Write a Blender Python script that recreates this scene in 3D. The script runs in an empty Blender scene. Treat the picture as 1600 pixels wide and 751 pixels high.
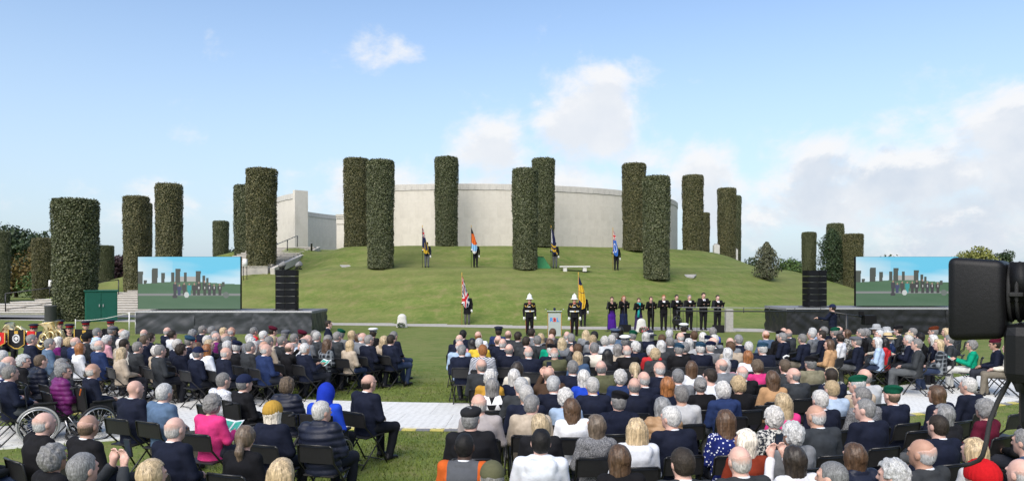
import bpy, bmesh, math, random
import numpy as np
from mathutils import Vector, Matrix, Quaternion
random.seed(7); np.random.seed(7)
S = bpy.context.scene
C = S.collection
R = math.radians

# ------------------------------------------------------------------ camera
F = 1150.0; CAMZ = 2.75; HOR = 430.0          # focal length in photo pixels, eye height, horizon row
cam = bpy.data.cameras.new("Camera"); cam_o = bpy.data.objects.new("Camera", cam); C.objects.link(cam_o)
cam.sensor_width = 36; cam.lens = F/1600*36; cam.shift_y = (HOR-375.5)/1600
cam.clip_start = 0.05; cam.clip_end = 6000
cam_o.location = (0, 0, CAMZ); cam_o.rotation_euler = (R(90), 0, 0)
S.camera = cam_o

# ------------------------------------------------------------------ light
SUN_EL, SUN_AZ = R(44), R(204)                # azimuth clockwise from +Y
sunv = Vector((math.sin(SUN_AZ)*math.cos(SUN_EL), math.cos(SUN_AZ)*math.cos(SUN_EL), math.sin(SUN_EL)))
sl = bpy.data.lights.new("Sun", 'SUN'); sl.energy = 1.75; sl.angle = R(50); sl.color = (1, .95, .87)
so = bpy.data.objects.new("Sun", sl); C.objects.link(so); so.rotation_euler = (-sunv).to_track_quat('-Z', 'Y').to_euler()
so.location = (-20, -20, 60)
S.view_settings.view_transform = 'Standard'; S.view_settings.look = 'None'
S.view_settings.gamma = 1; S.view_settings.exposure = 0.86; S.view_settings.use_curve_mapping = False

# ------------------------------------------------------------------ node helpers
class NT:
    def __init__(s, tree): s.t = tree; s.n = tree.nodes; s.l = tree.links
    def node(s, typ, **kw):
        n = s.n.new(typ)
        for k, v in kw.items(): setattr(n, k, v)
        return n
    def put(s, sock, v):
        if isinstance(v, bpy.types.NodeSocket): s.l.new(v, sock)
        elif v is not None: sock.default_value = v
    def math(s, op, a, b=None, c=None, clamp=False):
        n = s.node('ShaderNodeMath', operation=op, use_clamp=clamp); s.put(n.inputs[0], a)
        if b is not None: s.put(n.inputs[1], b)
        if c is not None: s.put(n.inputs[2], c)
        return n.outputs[0]
    def vmath(s, op, a, b=None):
        n = s.node('ShaderNodeVectorMath', operation=op); s.put(n.inputs[0], a)
        if b is not None: s.put(n.inputs[1], b)
        return n.outputs[0]
    def mix(s, f, a, b, mode='MIX'):
        n = s.node('ShaderNodeMix', data_type='RGBA', blend_type=mode); s.put(n.inputs[0], f)
        s.put(n.inputs[6], a if isinstance(a, bpy.types.NodeSocket) else (*a, 1)); s.put(n.inputs[7], b if isinstance(b, bpy.types.NodeSocket) else (*b, 1))
        return n.outputs[2]
    def noise(s, vec, scale, detail=4, rough=.55, dist=0.0):
        n = s.node('ShaderNodeTexNoise'); s.put(n.inputs['Vector'], vec)
        n.inputs['Scale'].default_value = scale; n.inputs['Detail'].default_value = detail; n.inputs['Roughness'].default_value = rough
        n.inputs['Distortion'].default_value = dist
        return n.outputs[0]
    def ramp(s, f, lo, hi, a=0., b=1., smooth=True):
        n = s.node('ShaderNodeMapRange', interpolation_type='SMOOTHSTEP' if smooth else 'LINEAR'); s.put(n.inputs[0], f)
        n.inputs[1].default_value = lo; n.inputs[2].default_value = hi; n.inputs[3].default_value = a; n.inputs[4].default_value = b
        return n.outputs[0]
    def scalev(s, vec, sc):
        n = s.node('ShaderNodeMapping'); s.put(n.inputs[0], vec); n.inputs['Scale'].default_value = sc
        return n.outputs[0]

# ------------------------------------------------------------------ world: sky and clouds
W = bpy.data.worlds.new("World"); S.world = W; W.use_nodes = True
def build_world():
    W.node_tree.nodes.clear(); T = NT(W.node_tree)
    out = T.node('ShaderNodeOutputWorld')
    sky = T.node('ShaderNodeTexSky', sky_type='NISHITA', sun_disc=False, sun_elevation=SUN_EL, sun_rotation=SUN_AZ, altitude=60, air_density=1.0, dust_density=2.0, ozone_density=2.0)
    bg = T.node('ShaderNodeBackground'); T.put(bg.inputs[0], sky.outputs[0]); bg.inputs[1].default_value = 0.128
    tc = T.node('ShaderNodeTexCoord'); d = tc.outputs['Generated']
    sep = T.node('ShaderNodeSeparateXYZ'); T.put(sep.inputs[0], d)
    az = T.math('ARCTAN2', sep.outputs[0], sep.outputs[1]); el = T.math('ARCSINE', sep.outputs[2])
    # clouds standing in the sky: (photo column, photo row, half width, half height, weight)
    blobs = [(925, 190, 112, 100, .66), (760, 235, 95, 95, .52), (660, 165, 75, 60, .2), (620, 80, 90, 32, .40), (1100, 265, 85, 60, .55), (1290, 255, 150, 70, .64),
             (1450, 265, 180, 90, .72), (1600, 225, 120, 105, .75), (1250, 320, 330, 75, .60), (1520, 330, 220, 90, .66), (850, 300, 330, 85, .52), (1000, 250, 120, 60, .45), (430, 215, 60, 50, .25),
             (285, 210, 45, 28, .24), (170, 228, 34, 32, .2), (300, 160, 70, 26, .16), (320, 40, 26, 50, .13), (640, 290, 170, 75, .50), (300, 330, 360, 55, .40), (455, 290, 50, 50, .28),
             (560, 230, 60, 50, .1)]
    def mask(up):
        e2 = T.math('ADD', el, up)
        cx = T.node('ShaderNodeCombineXYZ'); T.put(cx.inputs[0], T.math('MULTIPLY', az, 1.0)); T.put(cx.inputs[1], T.math('MULTIPLY', e2, 1.35)); cx.inputs[2].default_value = 3.7
        v = cx.outputs[0]
        n1 = T.noise(v, 6.5, 9, .60, .35); n2 = T.noise(v, 17.0, 8, .62, .2)
        nn = T.math('ADD', T.math('MULTIPLY', n1, .66), T.math('MULTIPLY', n2, .34))
        tot = None
        for (x, y, rx, ry, w) in blobs:
            a0 = math.atan2(x-800, F); e0 = math.atan2(HOR-y, math.hypot(F, x-800))
            dx = T.math('DIVIDE', T.math('SUBTRACT', az, a0), rx/F*.9); dy = T.math('DIVIDE', T.math('SUBTRACT', e2, e0), ry/F*.9)
            q = T.math('ADD', T.math('MULTIPLY', dx, dx), T.math('MULTIPLY', dy, dy))
            g = T.math('MULTIPLY', T.math('EXPONENT', T.math('MULTIPLY', q, -1.0)), w)
            tot = g if tot is None else T.math('MAXIMUM', tot, g)
        # the same kind of cloud field goes on round the rest of the sky
        far = T.ramp(T.math('ABSOLUTE', az), .62, .95); fieldn = T.noise(d, 1.8, 3, .5)
        low = T.ramp(el, .75, .05); fb = T.math('MULTIPLY', T.math('MULTIPLY', far, low), T.ramp(fieldn, .38, .62, 0, .62))
        tot = T.math('MAXIMUM', tot, fb)
        return T.ramp(T.math('ADD', T.math('MULTIPLY', T.math('SUBTRACT', nn, .5), 1.75), tot), .20, .56)
    m = mask(0.0); mu = mask(0.022)
    thin = T.math('MULTIPLY', m, .93)
    cn = T.noise(d, 14, 5, .55)
    shade = T.math('MULTIPLY', T.ramp(mu, .35, 1.0), T.ramp(cn, .25, .7, .35, 1.0), clamp=True)
    col = T.mix(T.math('MULTIPLY', shade, T.ramp(az, .0, .5, .45, 1.0)), (.86, .86, .87), (.60, .66, .75))
    cb = T.node('ShaderNodeBackground'); T.put(cb.inputs[0], col); cb.inputs[1].default_value = .61
    # pale moist air low over the horizon
    hz = T.ramp(el, .42, -.02, 0, .70)
    hb = T.node('ShaderNodeBackground'); hb.inputs[0].default_value = (.60, .74, .88, 1); hb.inputs[1].default_value = .56
    m0 = T.node('ShaderNodeMixShader'); T.put(m0.inputs[0], hz); T.l.new(bg.outputs[0], m0.inputs[1]); T.l.new(hb.outputs[0], m0.inputs[2])
    mx = T.node('ShaderNodeMixShader'); T.put(mx.inputs[0], thin); T.l.new(m0.outputs[0], mx.inputs[1]); T.l.new(cb.outputs[0], mx.inputs[2])
    T.l.new(mx.outputs[0], out.inputs[0])
build_world()

# ------------------------------------------------------------------ materials
MATS = {}
def mat(name, col=(.5, .5, .5), rough=.8, var=.12, vscale=30., bump=0., bscale=200., metal=0., objcol=False, fn=None, spec=.3, stretch=(1, 1, 1), emit=None, rnd=0., translucent=0.):
    m = bpy.data.materials.new(name); m.use_nodes = True; T = NT(m.node_tree)
    b = T.n['Principled BSDF']; b.inputs['Roughness'].default_value = rough; b.inputs['Metallic'].default_value = metal
    b.inputs['Specular IOR Level'].default_value = spec
    tc = T.node('ShaderNodeTexCoord').outputs['Object']
    if stretch != (1, 1, 1): tc = T.scalev(tc, stretch)
    if objcol:
        oi = T.node('ShaderNodeObjectInfo'); base = oi.outputs['Color']
    else:
        rg = T.node('ShaderNodeRGB'); rg.outputs[0].default_value = (*col, 1); base = rg.outputs[0]
    if fn: base = fn(T, tc, base)
    f = 1.0
    if var:
        f = T.ramp(T.noise(tc, vscale, 5, .6), .3, .7, 1-var, 1+var, smooth=False)
    if rnd:
        oi2 = T.node('ShaderNodeObjectInfo'); f = T.math('MULTIPLY', f, T.ramp(oi2.outputs['Random'], 0, 1, 1-rnd, 1+rnd, smooth=False))
    if var or rnd:
        vs = T.node('ShaderNodeVectorMath', operation='SCALE'); T.put(vs.inputs[0], base); T.put(vs.inputs['Scale'], f); base = vs.outputs[0]
    T.put(b.inputs['Base Color'], base)
    if bump:
        bn = T.node('ShaderNodeBump'); bn.inputs['Strength'].default_value = bump; bn.inputs['Distance'].default_value = .01
        T.put(bn.inputs['Height'], T.noise(tc, bscale, 4, .6)); T.l.new(bn.outputs[0], b.inputs['Normal'])
    if emit:
        b.inputs['Emission Color'].default_value = (*emit[0], 1); b.inputs['Emission Strength'].default_value = emit[1]
    MATS[name] = m
    return m

def grass_fn(T, tc, base):
    n1 = T.noise(tc, .35, 5, .6); n2 = T.noise(tc, 4.0, 5, .65); n3 = T.noise(T.scalev(tc, (1, .5, 1)), 38, 3, .6)
    c = T.mix(T.ramp(n1, .32, .68), (.118, .158, .034), (.172, .204, .058))
    c = T.mix(T.ramp(n2, .42, .74, 0, .7), c, (.225, .225, .085))
    c = T.mix(T.ramp(n3, .35, .65, 0, .40), c, (.068, .105, .018))
    n4 = T.noise(T.scalev(tc, (.8, 1.3, 1)), 1.6, 6, .72); n5 = T.noise(tc, .13, 3, .5)
    c = T.mix(T.ramp(n4, .50, .68, 0, .75), c, (.205, .185, .078)); c = T.mix(T.ramp(n4, .50, .34, 0, .65), c, (.075, .128, .024))
    c = T.mix(T.ramp(n5, .48, .62, 0, .35), c, (.175, .175, .065))
    # mower passes run round the mound
    v = T.vmath('SUBTRACT', tc, (-3.9, 82, 0)); sp = T.node('ShaderNodeSeparateXYZ'); T.put(sp.inputs[0], v)
    rr = T.math('SQRT', T.math('ADD', T.math('MULTIPLY', sp.outputs[0], sp.outputs[0]), T.math('MULTIPLY', sp.outputs[1], sp.outputs[1])))
    st = T.math('SINE', T.math('ADD', T.math('MULTIPLY', rr, 4.2), T.math('MULTIPLY', n1, 3.0)))
    wsp = T.node('ShaderNodeSeparateXYZ'); T.put(wsp.inputs[0], tc); f = T.math('ADD', 1.0, T.math('MULTIPLY', T.math('MULTIPLY', st, .07), T.ramp(wsp.outputs[2], .1, .7)))
    vs = T.node('ShaderNodeVectorMath', operation='SCALE'); T.put(vs.inputs[0], c); T.put(vs.inputs['Scale'], f)
    return vs.outputs[0]
M_grass = mat('lawn_grass', rough=.9, var=.18, vscale=90, bump=.9, bscale=60, fn=grass_fn, spec=.15)
M_blade = mat('grass_blades', (.135, .175, .038), rough=.8, var=.35, vscale=3, spec=.15)
def stain_fn(T, tc, base):
    sp = T.node('ShaderNodeSeparateXYZ'); T.put(sp.inputs[0], tc)
    n = T.noise(T.scalev(tc, (1, 1, .25)), 1.4, 6, .65); n2 = T.noise(tc, .5, 3, .5)
    c = T.mix(T.ramp(n, .5, .78, 0, .45), base, (.36, .33, .27))
    return T.mix(T.ramp(n2, .45, .7, 0, .35), c, (.46, .425, .36))
def coping_fn(T, tc, base):
    n = T.noise(T.scalev(tc, (3, 3, .4)), 2.2, 6, .7)
    return T.mix(T.ramp(n, .48, .72, 0, .7), base, (.20, .19, .175))
M_stone = mat('portland_stone', (.62, .582, .512), .85, .05, 4, bump=.15, bscale=30, fn=stain_fn, rnd=.012)
M_coping = mat('weathered_coping', (.555, .53, .485), .9, .08, 6, bump=.2, bscale=20, fn=coping_fn, rnd=.03)
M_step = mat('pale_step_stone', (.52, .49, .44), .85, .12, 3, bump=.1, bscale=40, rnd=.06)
M_riser = mat('marker_stone', (.56, .55, .51), .85, .1, 12, bump=.2, bscale=30)
M_concrete = mat('grey_concrete', (.33, .32, .30), .9, .15, 8, bump=.3, bscale=40)
M_path = mat('path_gravel', (.40, .375, .335), .95, .18, 6, bump=.5, bscale=80)
M_asph = mat('grey_paving', (.22, .215, .215), .95, .12, 5, bump=.4, bscale=80)
def leaf_fn(a, b, c):
    def fn(T, tc, base):
        g = T.node('ShaderNodeNewGeometry'); r = g.outputs['Random Per Island']
        n = T.noise(tc, .9, 4, .6)
        x = T.mix(T.ramp(r, .0, 1.0), a, b)
        return T.mix(T.math('MULTIPLY', T.ramp(r, .80, 1.0), T.ramp(n, .35, .65)), x, c)
    return fn
M_holm = mat('holm_oak_leaves', rough=.55, var=.15, vscale=2, fn=leaf_fn((.050, .062, .024), (.125, .140, .062), (.26, .245, .14)), spec=.5)
M_holm2 = mat('holm_oak_leaves_bronze', rough=.55, var=.18, vscale=2, fn=leaf_fn((.062, .066, .025), (.150, .142, .060), (.26, .21, .10)), spec=.45)
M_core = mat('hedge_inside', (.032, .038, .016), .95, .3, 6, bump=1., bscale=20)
M_bark = mat('bark', (.09, .07, .055), .95, .25, 8, bump=.6, bscale=30)
M_leafg = mat('tree_leaves_green', rough=.6, var=.2, vscale=1, fn=leaf_fn((.03, .062, .016), (.075, .125, .03), (.12, .16, .05)))
M_leafd = mat('tree_leaves_dark', rough=.6, var=.2, vscale=1, fn=leaf_fn((.016, .034, .014), (.045, .070, .026), (.07, .09, .04)))
M_leafo = mat('tree_leaves_copper', rough=.6, var=.2, vscale=1, fn=leaf_fn((.07, .055, .014), (.16, .105, .03), (.10, .12, .03)))
M_leafy = mat('tree_leaves_yellowgreen', rough=.6, var=.2, vscale=1, fn=leaf_fn((.13, .15, .035), (.26, .26, .07), (.18, .2, .06)))
M_leafp = mat('shrub_leaves_purple', rough=.6, var=.2, vscale=1, fn=leaf_fn((.025, .012, .016), (.05, .025, .03), (.04, .04, .03)))
M_leafs = mat('shrub_leaves_silver', rough=.6, var=.2, vscale=2, fn=leaf_fn((.045, .052, .026), (.12, .125, .075), (.21, .19, .12)))
# cloth and figures
M_cloth = mat('wool_cloth', rough=.85, var=.22, vscale=9, bump=.25, bscale=26, objcol=True, spec=.15)
M_knit = mat('soft_cloth', rough=.9, var=.14, vscale=12, bump=.35, bscale=40, objcol=True, spec=.12)
M_puff = mat('quilted_nylon', rough=.5, var=.15, vscale=10, bump=.2, bscale=30, objcol=True, spec=.3)
M_trous = mat('trouser_cloth', rough=.85, var=.2, vscale=10, bump=.2, bscale=30, objcol=True, spec=.15)
M_shoe = mat('shoe_leather', (.012, .011, .011), .45, .1, 20)
M_skin = mat('skin', rough=.55, var=.09, vscale=22, objcol=True, spec=.35)
M_eye = mat('eye_dark', (.02, .015, .012), .3, 0); M_lip = mat('lips', (.30, .10, .085), .5, 0)
def hair_fn(T, tc, base):
    n = T.noise(T.scalev(tc, (70, 70, 12)), 1.9, 5, .7)
    f = T.ramp(n, .3, .72, .42, 1.35)
    vs = T.node('ShaderNodeVectorMath', operation='SCALE'); T.put(vs.inputs[0], base); T.put(vs.inputs['Scale'], f)
    return vs.outputs[0]
M_hair = mat('hair', rough=.6, var=.22, vscale=22, bump=.7, bscale=60, objcol=True, fn=hair_fn, spec=.3)
def fringe_fn(T, tc, base):
    b2 = hair_fn(T, tc, base); sp = T.node('ShaderNodeSeparateXYZ'); T.put(sp.inputs[0], tc)
    zz = T.math('ADD', sp.outputs[2], T.math('MULTIPLY', T.math('SUBTRACT', T.noise(tc, 55, 4, .7), .5), .10))
    return T.mix(T.ramp(zz, -.012, .045, 0, .95), b2, (.55, .34, .27))      # hair thinning out towards the crown
M_fringe = mat('hair_thinning', rough=.55, var=.12, vscale=30, bump=.3, bscale=90, objcol=True, fn=fringe_fn, spec=.3)
def strand_fn(T, tc, base):
    n = T.noise(T.scalev(tc, (150, 150, 5)), 1.0, 4, .65); n2 = T.noise(T.scalev(tc, (40, 40, 2)), 1.0, 3, .6)
    f = T.math('MULTIPLY', T.ramp(n, .3, .7, .45, 1.45), T.ramp(n2, .3, .7, .7, 1.3))
    vs = T.node('ShaderNodeVectorMath', operation='SCALE'); T.put(vs.inputs[0], base); T.put(vs.inputs['Scale'], f)
    return vs.outputs[0]
M_strand = mat('hair_long', rough=.45, var=.08, vscale=15, bump=.2, bscale=60, objcol=True, fn=strand_fn, spec=.45)
M_hat = mat('felt_hat', rough=.9, var=.1, vscale=30, bump=.2, bscale=90, objcol=True, spec=.15)
M_shirt = mat('shirt_white', (.72, .74, .77), .8, .05, 20)
def pat(kind):
    def fn(T, tc, base):
        sp = T.node('ShaderNodeSeparateXYZ'); T.put(sp.inputs[0], tc)
        x, y, z = sp.outputs
        if kind == 'stripe':
            return T.mix(T.ramp(T.math('SINE', T.math('MULTIPLY', z, 110)), -.15, .15), (.02, .03, .09), (.62, .64, .68))
        if kind == 'finestripe':
            return T.mix(T.ramp(T.math('SINE', T.math('MULTIPLY', T.math('ADD', z, T.math('MULTIPLY', x, .4)), 210)), -.3, .3), (.05, .06, .08), (.55, .56, .60))
        if kind == 'check':
            a = T.math('SINE', T.math('MULTIPLY', x, 62)); b = T.math('SINE', T.math('MULTIPLY', z, 62))
            c = T.mix(T.ramp(a, .35, .6), (.02, .024, .03), (.17, .19, .21)); return T.mix(T.ramp(b, .45, .7, 0, .6), c, (.25, .27, .29))
        if kind == 'tweed':
            return T.mix(T.ramp(T.noise(tc, 130, 3, .7), .42, .6), (.05, .052, .058), (.30, .30, .31))
        if kind == 'dots':
            v = T.node('ShaderNodeTexVoronoi'); T.put(v.inputs['Vector'], tc); v.inputs['Scale'].default_value = 30
            return T.mix(T.ramp(v.outputs['Distance'], .26, .34), (.70, .72, .80), (.012, .02, .12))
        if kind == 'floral':
            return T.mix(T.ramp(T.noise(tc, 34, 3, .6), .47, .54), base, (.55, .54, .50))
        if kind == 'print':
            return T.mix(T.ramp(T.noise(tc, 70, 3, .6), .52, .60), (.62, .63, .66), (.22, .24, .30))
        if kind == 'yoke':
            return T.mix(T.math('MULTIPLY', T.ramp(z, .80, .805), T.ramp(T.math('ABSOLUTE', x), .150, .145)), (.50, .10, .02), (.085, .09, .10))
        if kind == 'triangle':
            zz = T.math('FRACT', T.math('MULTIPLY', z, 5.5)); xx = T.math('ABSOLUTE', T.math('SUBTRACT', T.math('FRACT', T.math('ADD', T.math('MULTIPLY', x, 5.5), .5)), .5))
            return T.mix(T.math('LESS_THAN', xx, T.math('MULTIPLY', zz, .42)), (.70, .70, .71), (.012, .012, .014))
    return fn
for k in ('stripe', 'finestripe', 'check', 'tweed', 'dots', 'floral', 'print', 'triangle', 'yoke'):
    mat('cloth_'+k, rough=.9, var=.08, vscale=20, bump=.2, bscale=40, objcol=True, fn=pat(k), spec=.12)
# things
M_blkplas = mat('black_plastic', (.016, .016, .017), .5, .12, 30, bump=.1, bscale=120, spec=.4)
M_tube = mat('black_enamel_tube', (.014, .014, .015), .35, .05, 10, spec=.5)
M_chrome = mat('dull_chrome', (.45, .45, .46), .3, .05, 10, metal=.9)
M_rubber = mat('tyre_rubber', (.03, .03, .031), .8, .1, 20); M_tyreg = mat('grey_tyre', (.38, .38, .37), .7, .08, 20)
M_nylon = mat('black_nylon', (.013, .013, .014), .7, .15, 20, bump=.2, bscale=50)
def skirt_fn(T, tc, base):
    n = T.noise(tc, 1.1, 5, .6, .6)
    return T.mix(T.ramp(n, .35, .7, 0, .6), base, (.042, .047, .056))
M_skirt = mat('stage_skirt', (.030, .034, .041), .5, .12, 3, spec=.45); M_skirtd = mat('stage_skirt_black', (.010, .011, .013), .5, .15, 3, spec=.4)
M_deck = mat('stage_deck', (.20, .20, .21), .7, .1, 4); M_edge = mat('aluminium_edge', (.45, .45, .46), .45, .05, 10, metal=.6)
M_spk = mat('speaker_black', (.006, .006, .007), .65, .15, 15, bump=.1, bscale=100, spec=.15); M_grille = mat('speaker_grille', (.008, .009, .011), .75, .1, 80, bump=.3, bscale=300, spec=.12)
M_green = mat('cabinet_green', (.012, .115, .075), .45, .08, 3, bump=.05, bscale=10); M_greend = mat('cabinet_green_door', (.010, .088, .062), .45, .08, 3)
M_tarp = mat('green_tarpaulin', (.010, .15, .045), .6, .15, 6, bump=.3, bscale=8)
M_white = mat('white_paint', (.72, .72, .70), .6, .06, 10); M_rope = mat('white_rope', (.65, .65, .62), .9, .1, 40)
M_brass = mat('polished_brass', (.80, .66, .38), .32, .1, 6, metal=1.0); M_gold = mat('gold_braid', (.55, .34, .06), .5, .15, 60)
M_red = mat('scarlet_cloth', (.48, .015, .015), .8, .1, 15, bump=.2, bscale=40); M_navyc = mat('navy_cloth', (.012, .018, .05), .85, .15, 15, bump=.2, bscale=40)
M_blackc = mat('black_cloth', (.009, .009, .011), .85, .2, 15, bump=.2, bscale=30); M_silver = mat('silver_braid', (.55, .55, .55), .5, .1, 40)
M_frost = mat('frosted_acrylic', (.36, .40, .39), .25, .04, 5, spec=.5); M_paper = mat('paper', (.72, .74, .75), .8, .04, 10); M_teal = mat('booklet_cover', (.05, .36, .27), .6, .3, 14)
M_blue = mat('logo_blue', (.02, .22, .62), .5, 0); M_poppy = mat('logo_red', (.62, .02, .03), .5, 0); M_dark = mat('dark_seed', (.01, .01, .02), .6, 0)
M_orange = mat('orange_nylon', (.55, .12, .02), .6, .15, 15, bump=.2, bscale=40)
M_camb = mat('camera_body_black', (.005, .005, .006), .5, .2, 12, bump=.05, bscale=150, spec=.3); M_lens = mat('lens_glass', (.01, .012, .02), .08, 0, spec=.8)
M_screenoff = mat('phone_glass', (.02, .03, .05), .1, 0, spec=.6)
M_wreath = mat('wreath_leaves', (.035, .07, .025), .8, .4, 30); M_flower = mat('wreath_flowers', (.60, .16, .18), .8, .4, 40)
def mat_tile_fn(T, tc, base):
    sp = T.node('ShaderNodeSeparateXYZ'); T.put(sp.inputs[0], tc)
    n = T.noise(tc, 2.2, 5, .6); n0 = T.noise(tc, 9, 4, .6)
    fx = T.math('FRACT', T.math('MULTIPLY', sp.outputs[0], 7.0)); row = T.math('MULTIPLY', sp.outputs[1], 7.6); fy = T.math('FRACT', row)
    slot = T.math('MULTIPLY', T.math('LESS_THAN', fx, .42), T.math('LESS_THAN', fy, .16))       # rows of slots moulded in the plastic
    c = T.mix(T.ramp(n0, .3, .7), (.64, .635, .60), (.71, .705, .67)); c = T.mix(T.ramp(n, .5, .72, 0, .30), c, (.48, .46, .41))
    return T.mix(T.math('MULTIPLY', slot, .6), c, (.27, .265, .24))
M_mat = mat('white_trackway', rough=.7, var=.05, vscale=30, fn=mat_tile_fn, bump=.15, bscale=60, rnd=.04)
M_yel = mat('edge_yellow', (.55, .47, .14), .7, .15, 12); M_gry = mat('edge_grey', (.20, .20, .21), .7, .15, 12)

# ------------------------------------------------------------------ mesh helpers
def link(o, parent=None):
    C.objects.link(o)
    if parent is not None: o.parent = parent
    return o
def obj(name, me, parent=None, mats=None, loc=None, rot=None, color=None):
    o = bpy.data.objects.new(name, me); link(o, parent)
    if mats and not me.materials:
        for m in (mats if isinstance(mats, (list, tuple)) else [mats]): me.materials.append(m)
    if loc is not None: o.location = loc
    if rot is not None: o.rotation_euler = rot
    if color is not None: o.color = (*color[:3], 1)
    return o
def tag(o, label, cat, group=None, kind=None):
    if label: o['label'] = label
    if cat: o['category'] = cat
    if group: o['group'] = group
    if kind: o['kind'] = kind
    return o
def thing(name, label, cat, loc=(0, 0, 0), rz=0, group=None, sc=1.):
    o = bpy.data.objects.new(name, None); link(o); o.empty_display_size = .2
    o.location = loc; o.rotation_euler = (0, 0, rz); o.scale = (sc, sc, sc)
    return tag(o, label, cat, group)
def copy_tree(o, parent=None):
    c = o.copy(); C.objects.link(c); c.parent = parent
    for ch in o.children: copy_tree(ch, c)
    return c
class MB:
    """collects shapes for ONE mesh"""
    def __init__(s): s.v = []; s.f = []; s.m = []; s.sm = []
    def add(s, vs, fs, mi=0, smooth=False):
        b = len(s.v); s.v += [tuple(v) for v in vs]
        for f in fs: s.f.append(tuple(i+b for i in f)); s.m.append(mi); s.sm.append(smooth)
        return s
    def box(s, c, d, mi=0, rot=None, bev=0.):
        x, y, z = d[0]/2, d[1]/2, d[2]/2
        if bev:
            bm = bmesh.new(); bmesh.ops.create_cube(bm, size=1)
            for v in bm.verts: v.co = Vector((v.co.x*d[0], v.co.y*d[1], v.co.z*d[2]))
            bmesh.ops.bevel(bm, geom=bm.edges[:], offset=bev, segments=2, affect='EDGES', profile=.6)
            bm.verts.index_update(); vs = [v.co.copy() for v in bm.verts]; fs = [[v.index for v in f.verts] for f in bm.faces]; bm.free()
        else:
            vs = [Vector((sx*x, sy*y, sz*z)) for sz in (-1, 1) for sy in (-1, 1) for sx in (-1, 1)]
            fs = [(0, 2, 3, 1), (4, 5, 7, 6), (0, 1, 5, 4), (2, 6, 7, 3), (0, 4, 6, 2), (1, 3, 7, 5)]
        if rot is not None: vs = [rot @ v for v in vs]
        return s.add([v+Vector(c) for v in vs], fs, mi)
    def tube(s, pts, r, seg=8, mi=0, cap=True):
        pts = [Vector(p) for p in pts]; n = len(pts); rs = r if isinstance(r, (list, tuple)) else [r]*n
        vs = []; fs = []; ref = None
        for i, p in enumerate(pts):
            t = (pts[min(i+1, n-1)]-pts[max(i-1, 0)]).normalized()
            if ref is None: ref = t.orthogonal().normalized()
            ref = (ref-t*ref.dot(t)).normalized(); bn = t.cross(ref)
            for k in range(seg):
                a = 2*math.pi*k/seg; vs.append(p+(ref*math.cos(a)+bn*math.sin(a))*rs[i])
        for i in range(n-1):
            for k in range(seg):
                a = i*seg+k; b = i*seg+(k+1) % seg; fs.append((a, b, b+seg, a+seg))
        if cap: fs += [tuple(range(seg-1, -1, -1)), tuple(range((n-1)*seg, n*seg))]
        return s.add(vs, fs, mi, True)
    def lathe(s, prof, seg=16, c=(0, 0, 0), mi=0, rot=None, sx=1., sy=1.):
        vs = []; fs = []; n = len(prof)
        for (r, z) in prof:
            for k in range(seg):
                a = 2*math.pi*k/seg; v = Vector((r*math.cos(a)*sx, r*math.sin(a)*sy, z))
                vs.append((rot @ v if rot is not None else v)+Vector(c))
        for i in range(n-1):
            for k in range(seg):
                a = i*seg+k; b = i*seg+(k+1) % seg; fs.append((a, b, b+seg, a+seg))
        fs += [tuple(range(seg-1, -1, -1)), tuple(range((n-1)*seg, n*seg))]
        return s.add(vs, fs, mi, True)
    def torus(s, c, R_, r, axis='X', seg=28, rs=8, mi=0, a0=0., a1=2*math.pi):
        full = abs(a1-a0-2*math.pi) < 1e-6; n = seg if full else seg+1; vs = []; fs = []
        for i in range(n):
            a = a0+(a1-a0)*i/seg
            for k in range(rs):
                b = 2*math.pi*k/rs; q = R_+r*math.cos(b); u, w, t = q*math.cos(a), q*math.sin(a), r*math.sin(b)
                p = {'X': (t, u, w), 'Y': (u, t, w), 'Z': (u, w, t)}[axis]; vs.append(Vector(c)+Vector(p))
        for i in range(seg):
            i2 = (i+1) % n
            for k in range(rs): fs.append((i*rs+k, i2*rs+k, i2*rs+(k+1) % rs, i*rs+(k+1) % rs))
        return s.add(vs, fs, mi, True)
    def ball(s, c, r, mi=0, seg=12, rings=8):
        r = r if isinstance(r, (tuple, list)) else (r, r, r)
        prof = [(max(1e-4, math.sin(math.pi*i/rings)), -math.cos(math.pi*i/rings)) for i in range(rings+1)]
        vs = []; fs = []
        for (q, z) in prof:
            for k in range(seg):
                a = 2*math.pi*k/seg; vs.append(Vector((q*math.cos(a)*r[0], q*math.sin(a)*r[1], z*r[2]))+Vector(c))
        for i in range(rings):
            for k in range(seg):
                a = i*seg+k; b = i*seg+(k+1) % seg; fs.append((a, b, b+seg, a+seg))
        return s.add(vs, fs, mi, True)
    def mesh(s, name, mats):
        me = bpy.data.meshes.new(name); me.from_pydata(s.v, [], s.f)
        for m in (mats if isinstance(mats, (list, tuple)) else [mats]): me.materials.append(m)
        me.polygons.foreach_set('material_index', s.m); me.polygons.foreach_set('use_smooth', s.sm); me.update()
        return me
    def build(s, name, mats, parent=None, loc=None, rot=None, color=None): return obj(name, s.mesh(name, mats), parent, None, loc, rot, color)

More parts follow.
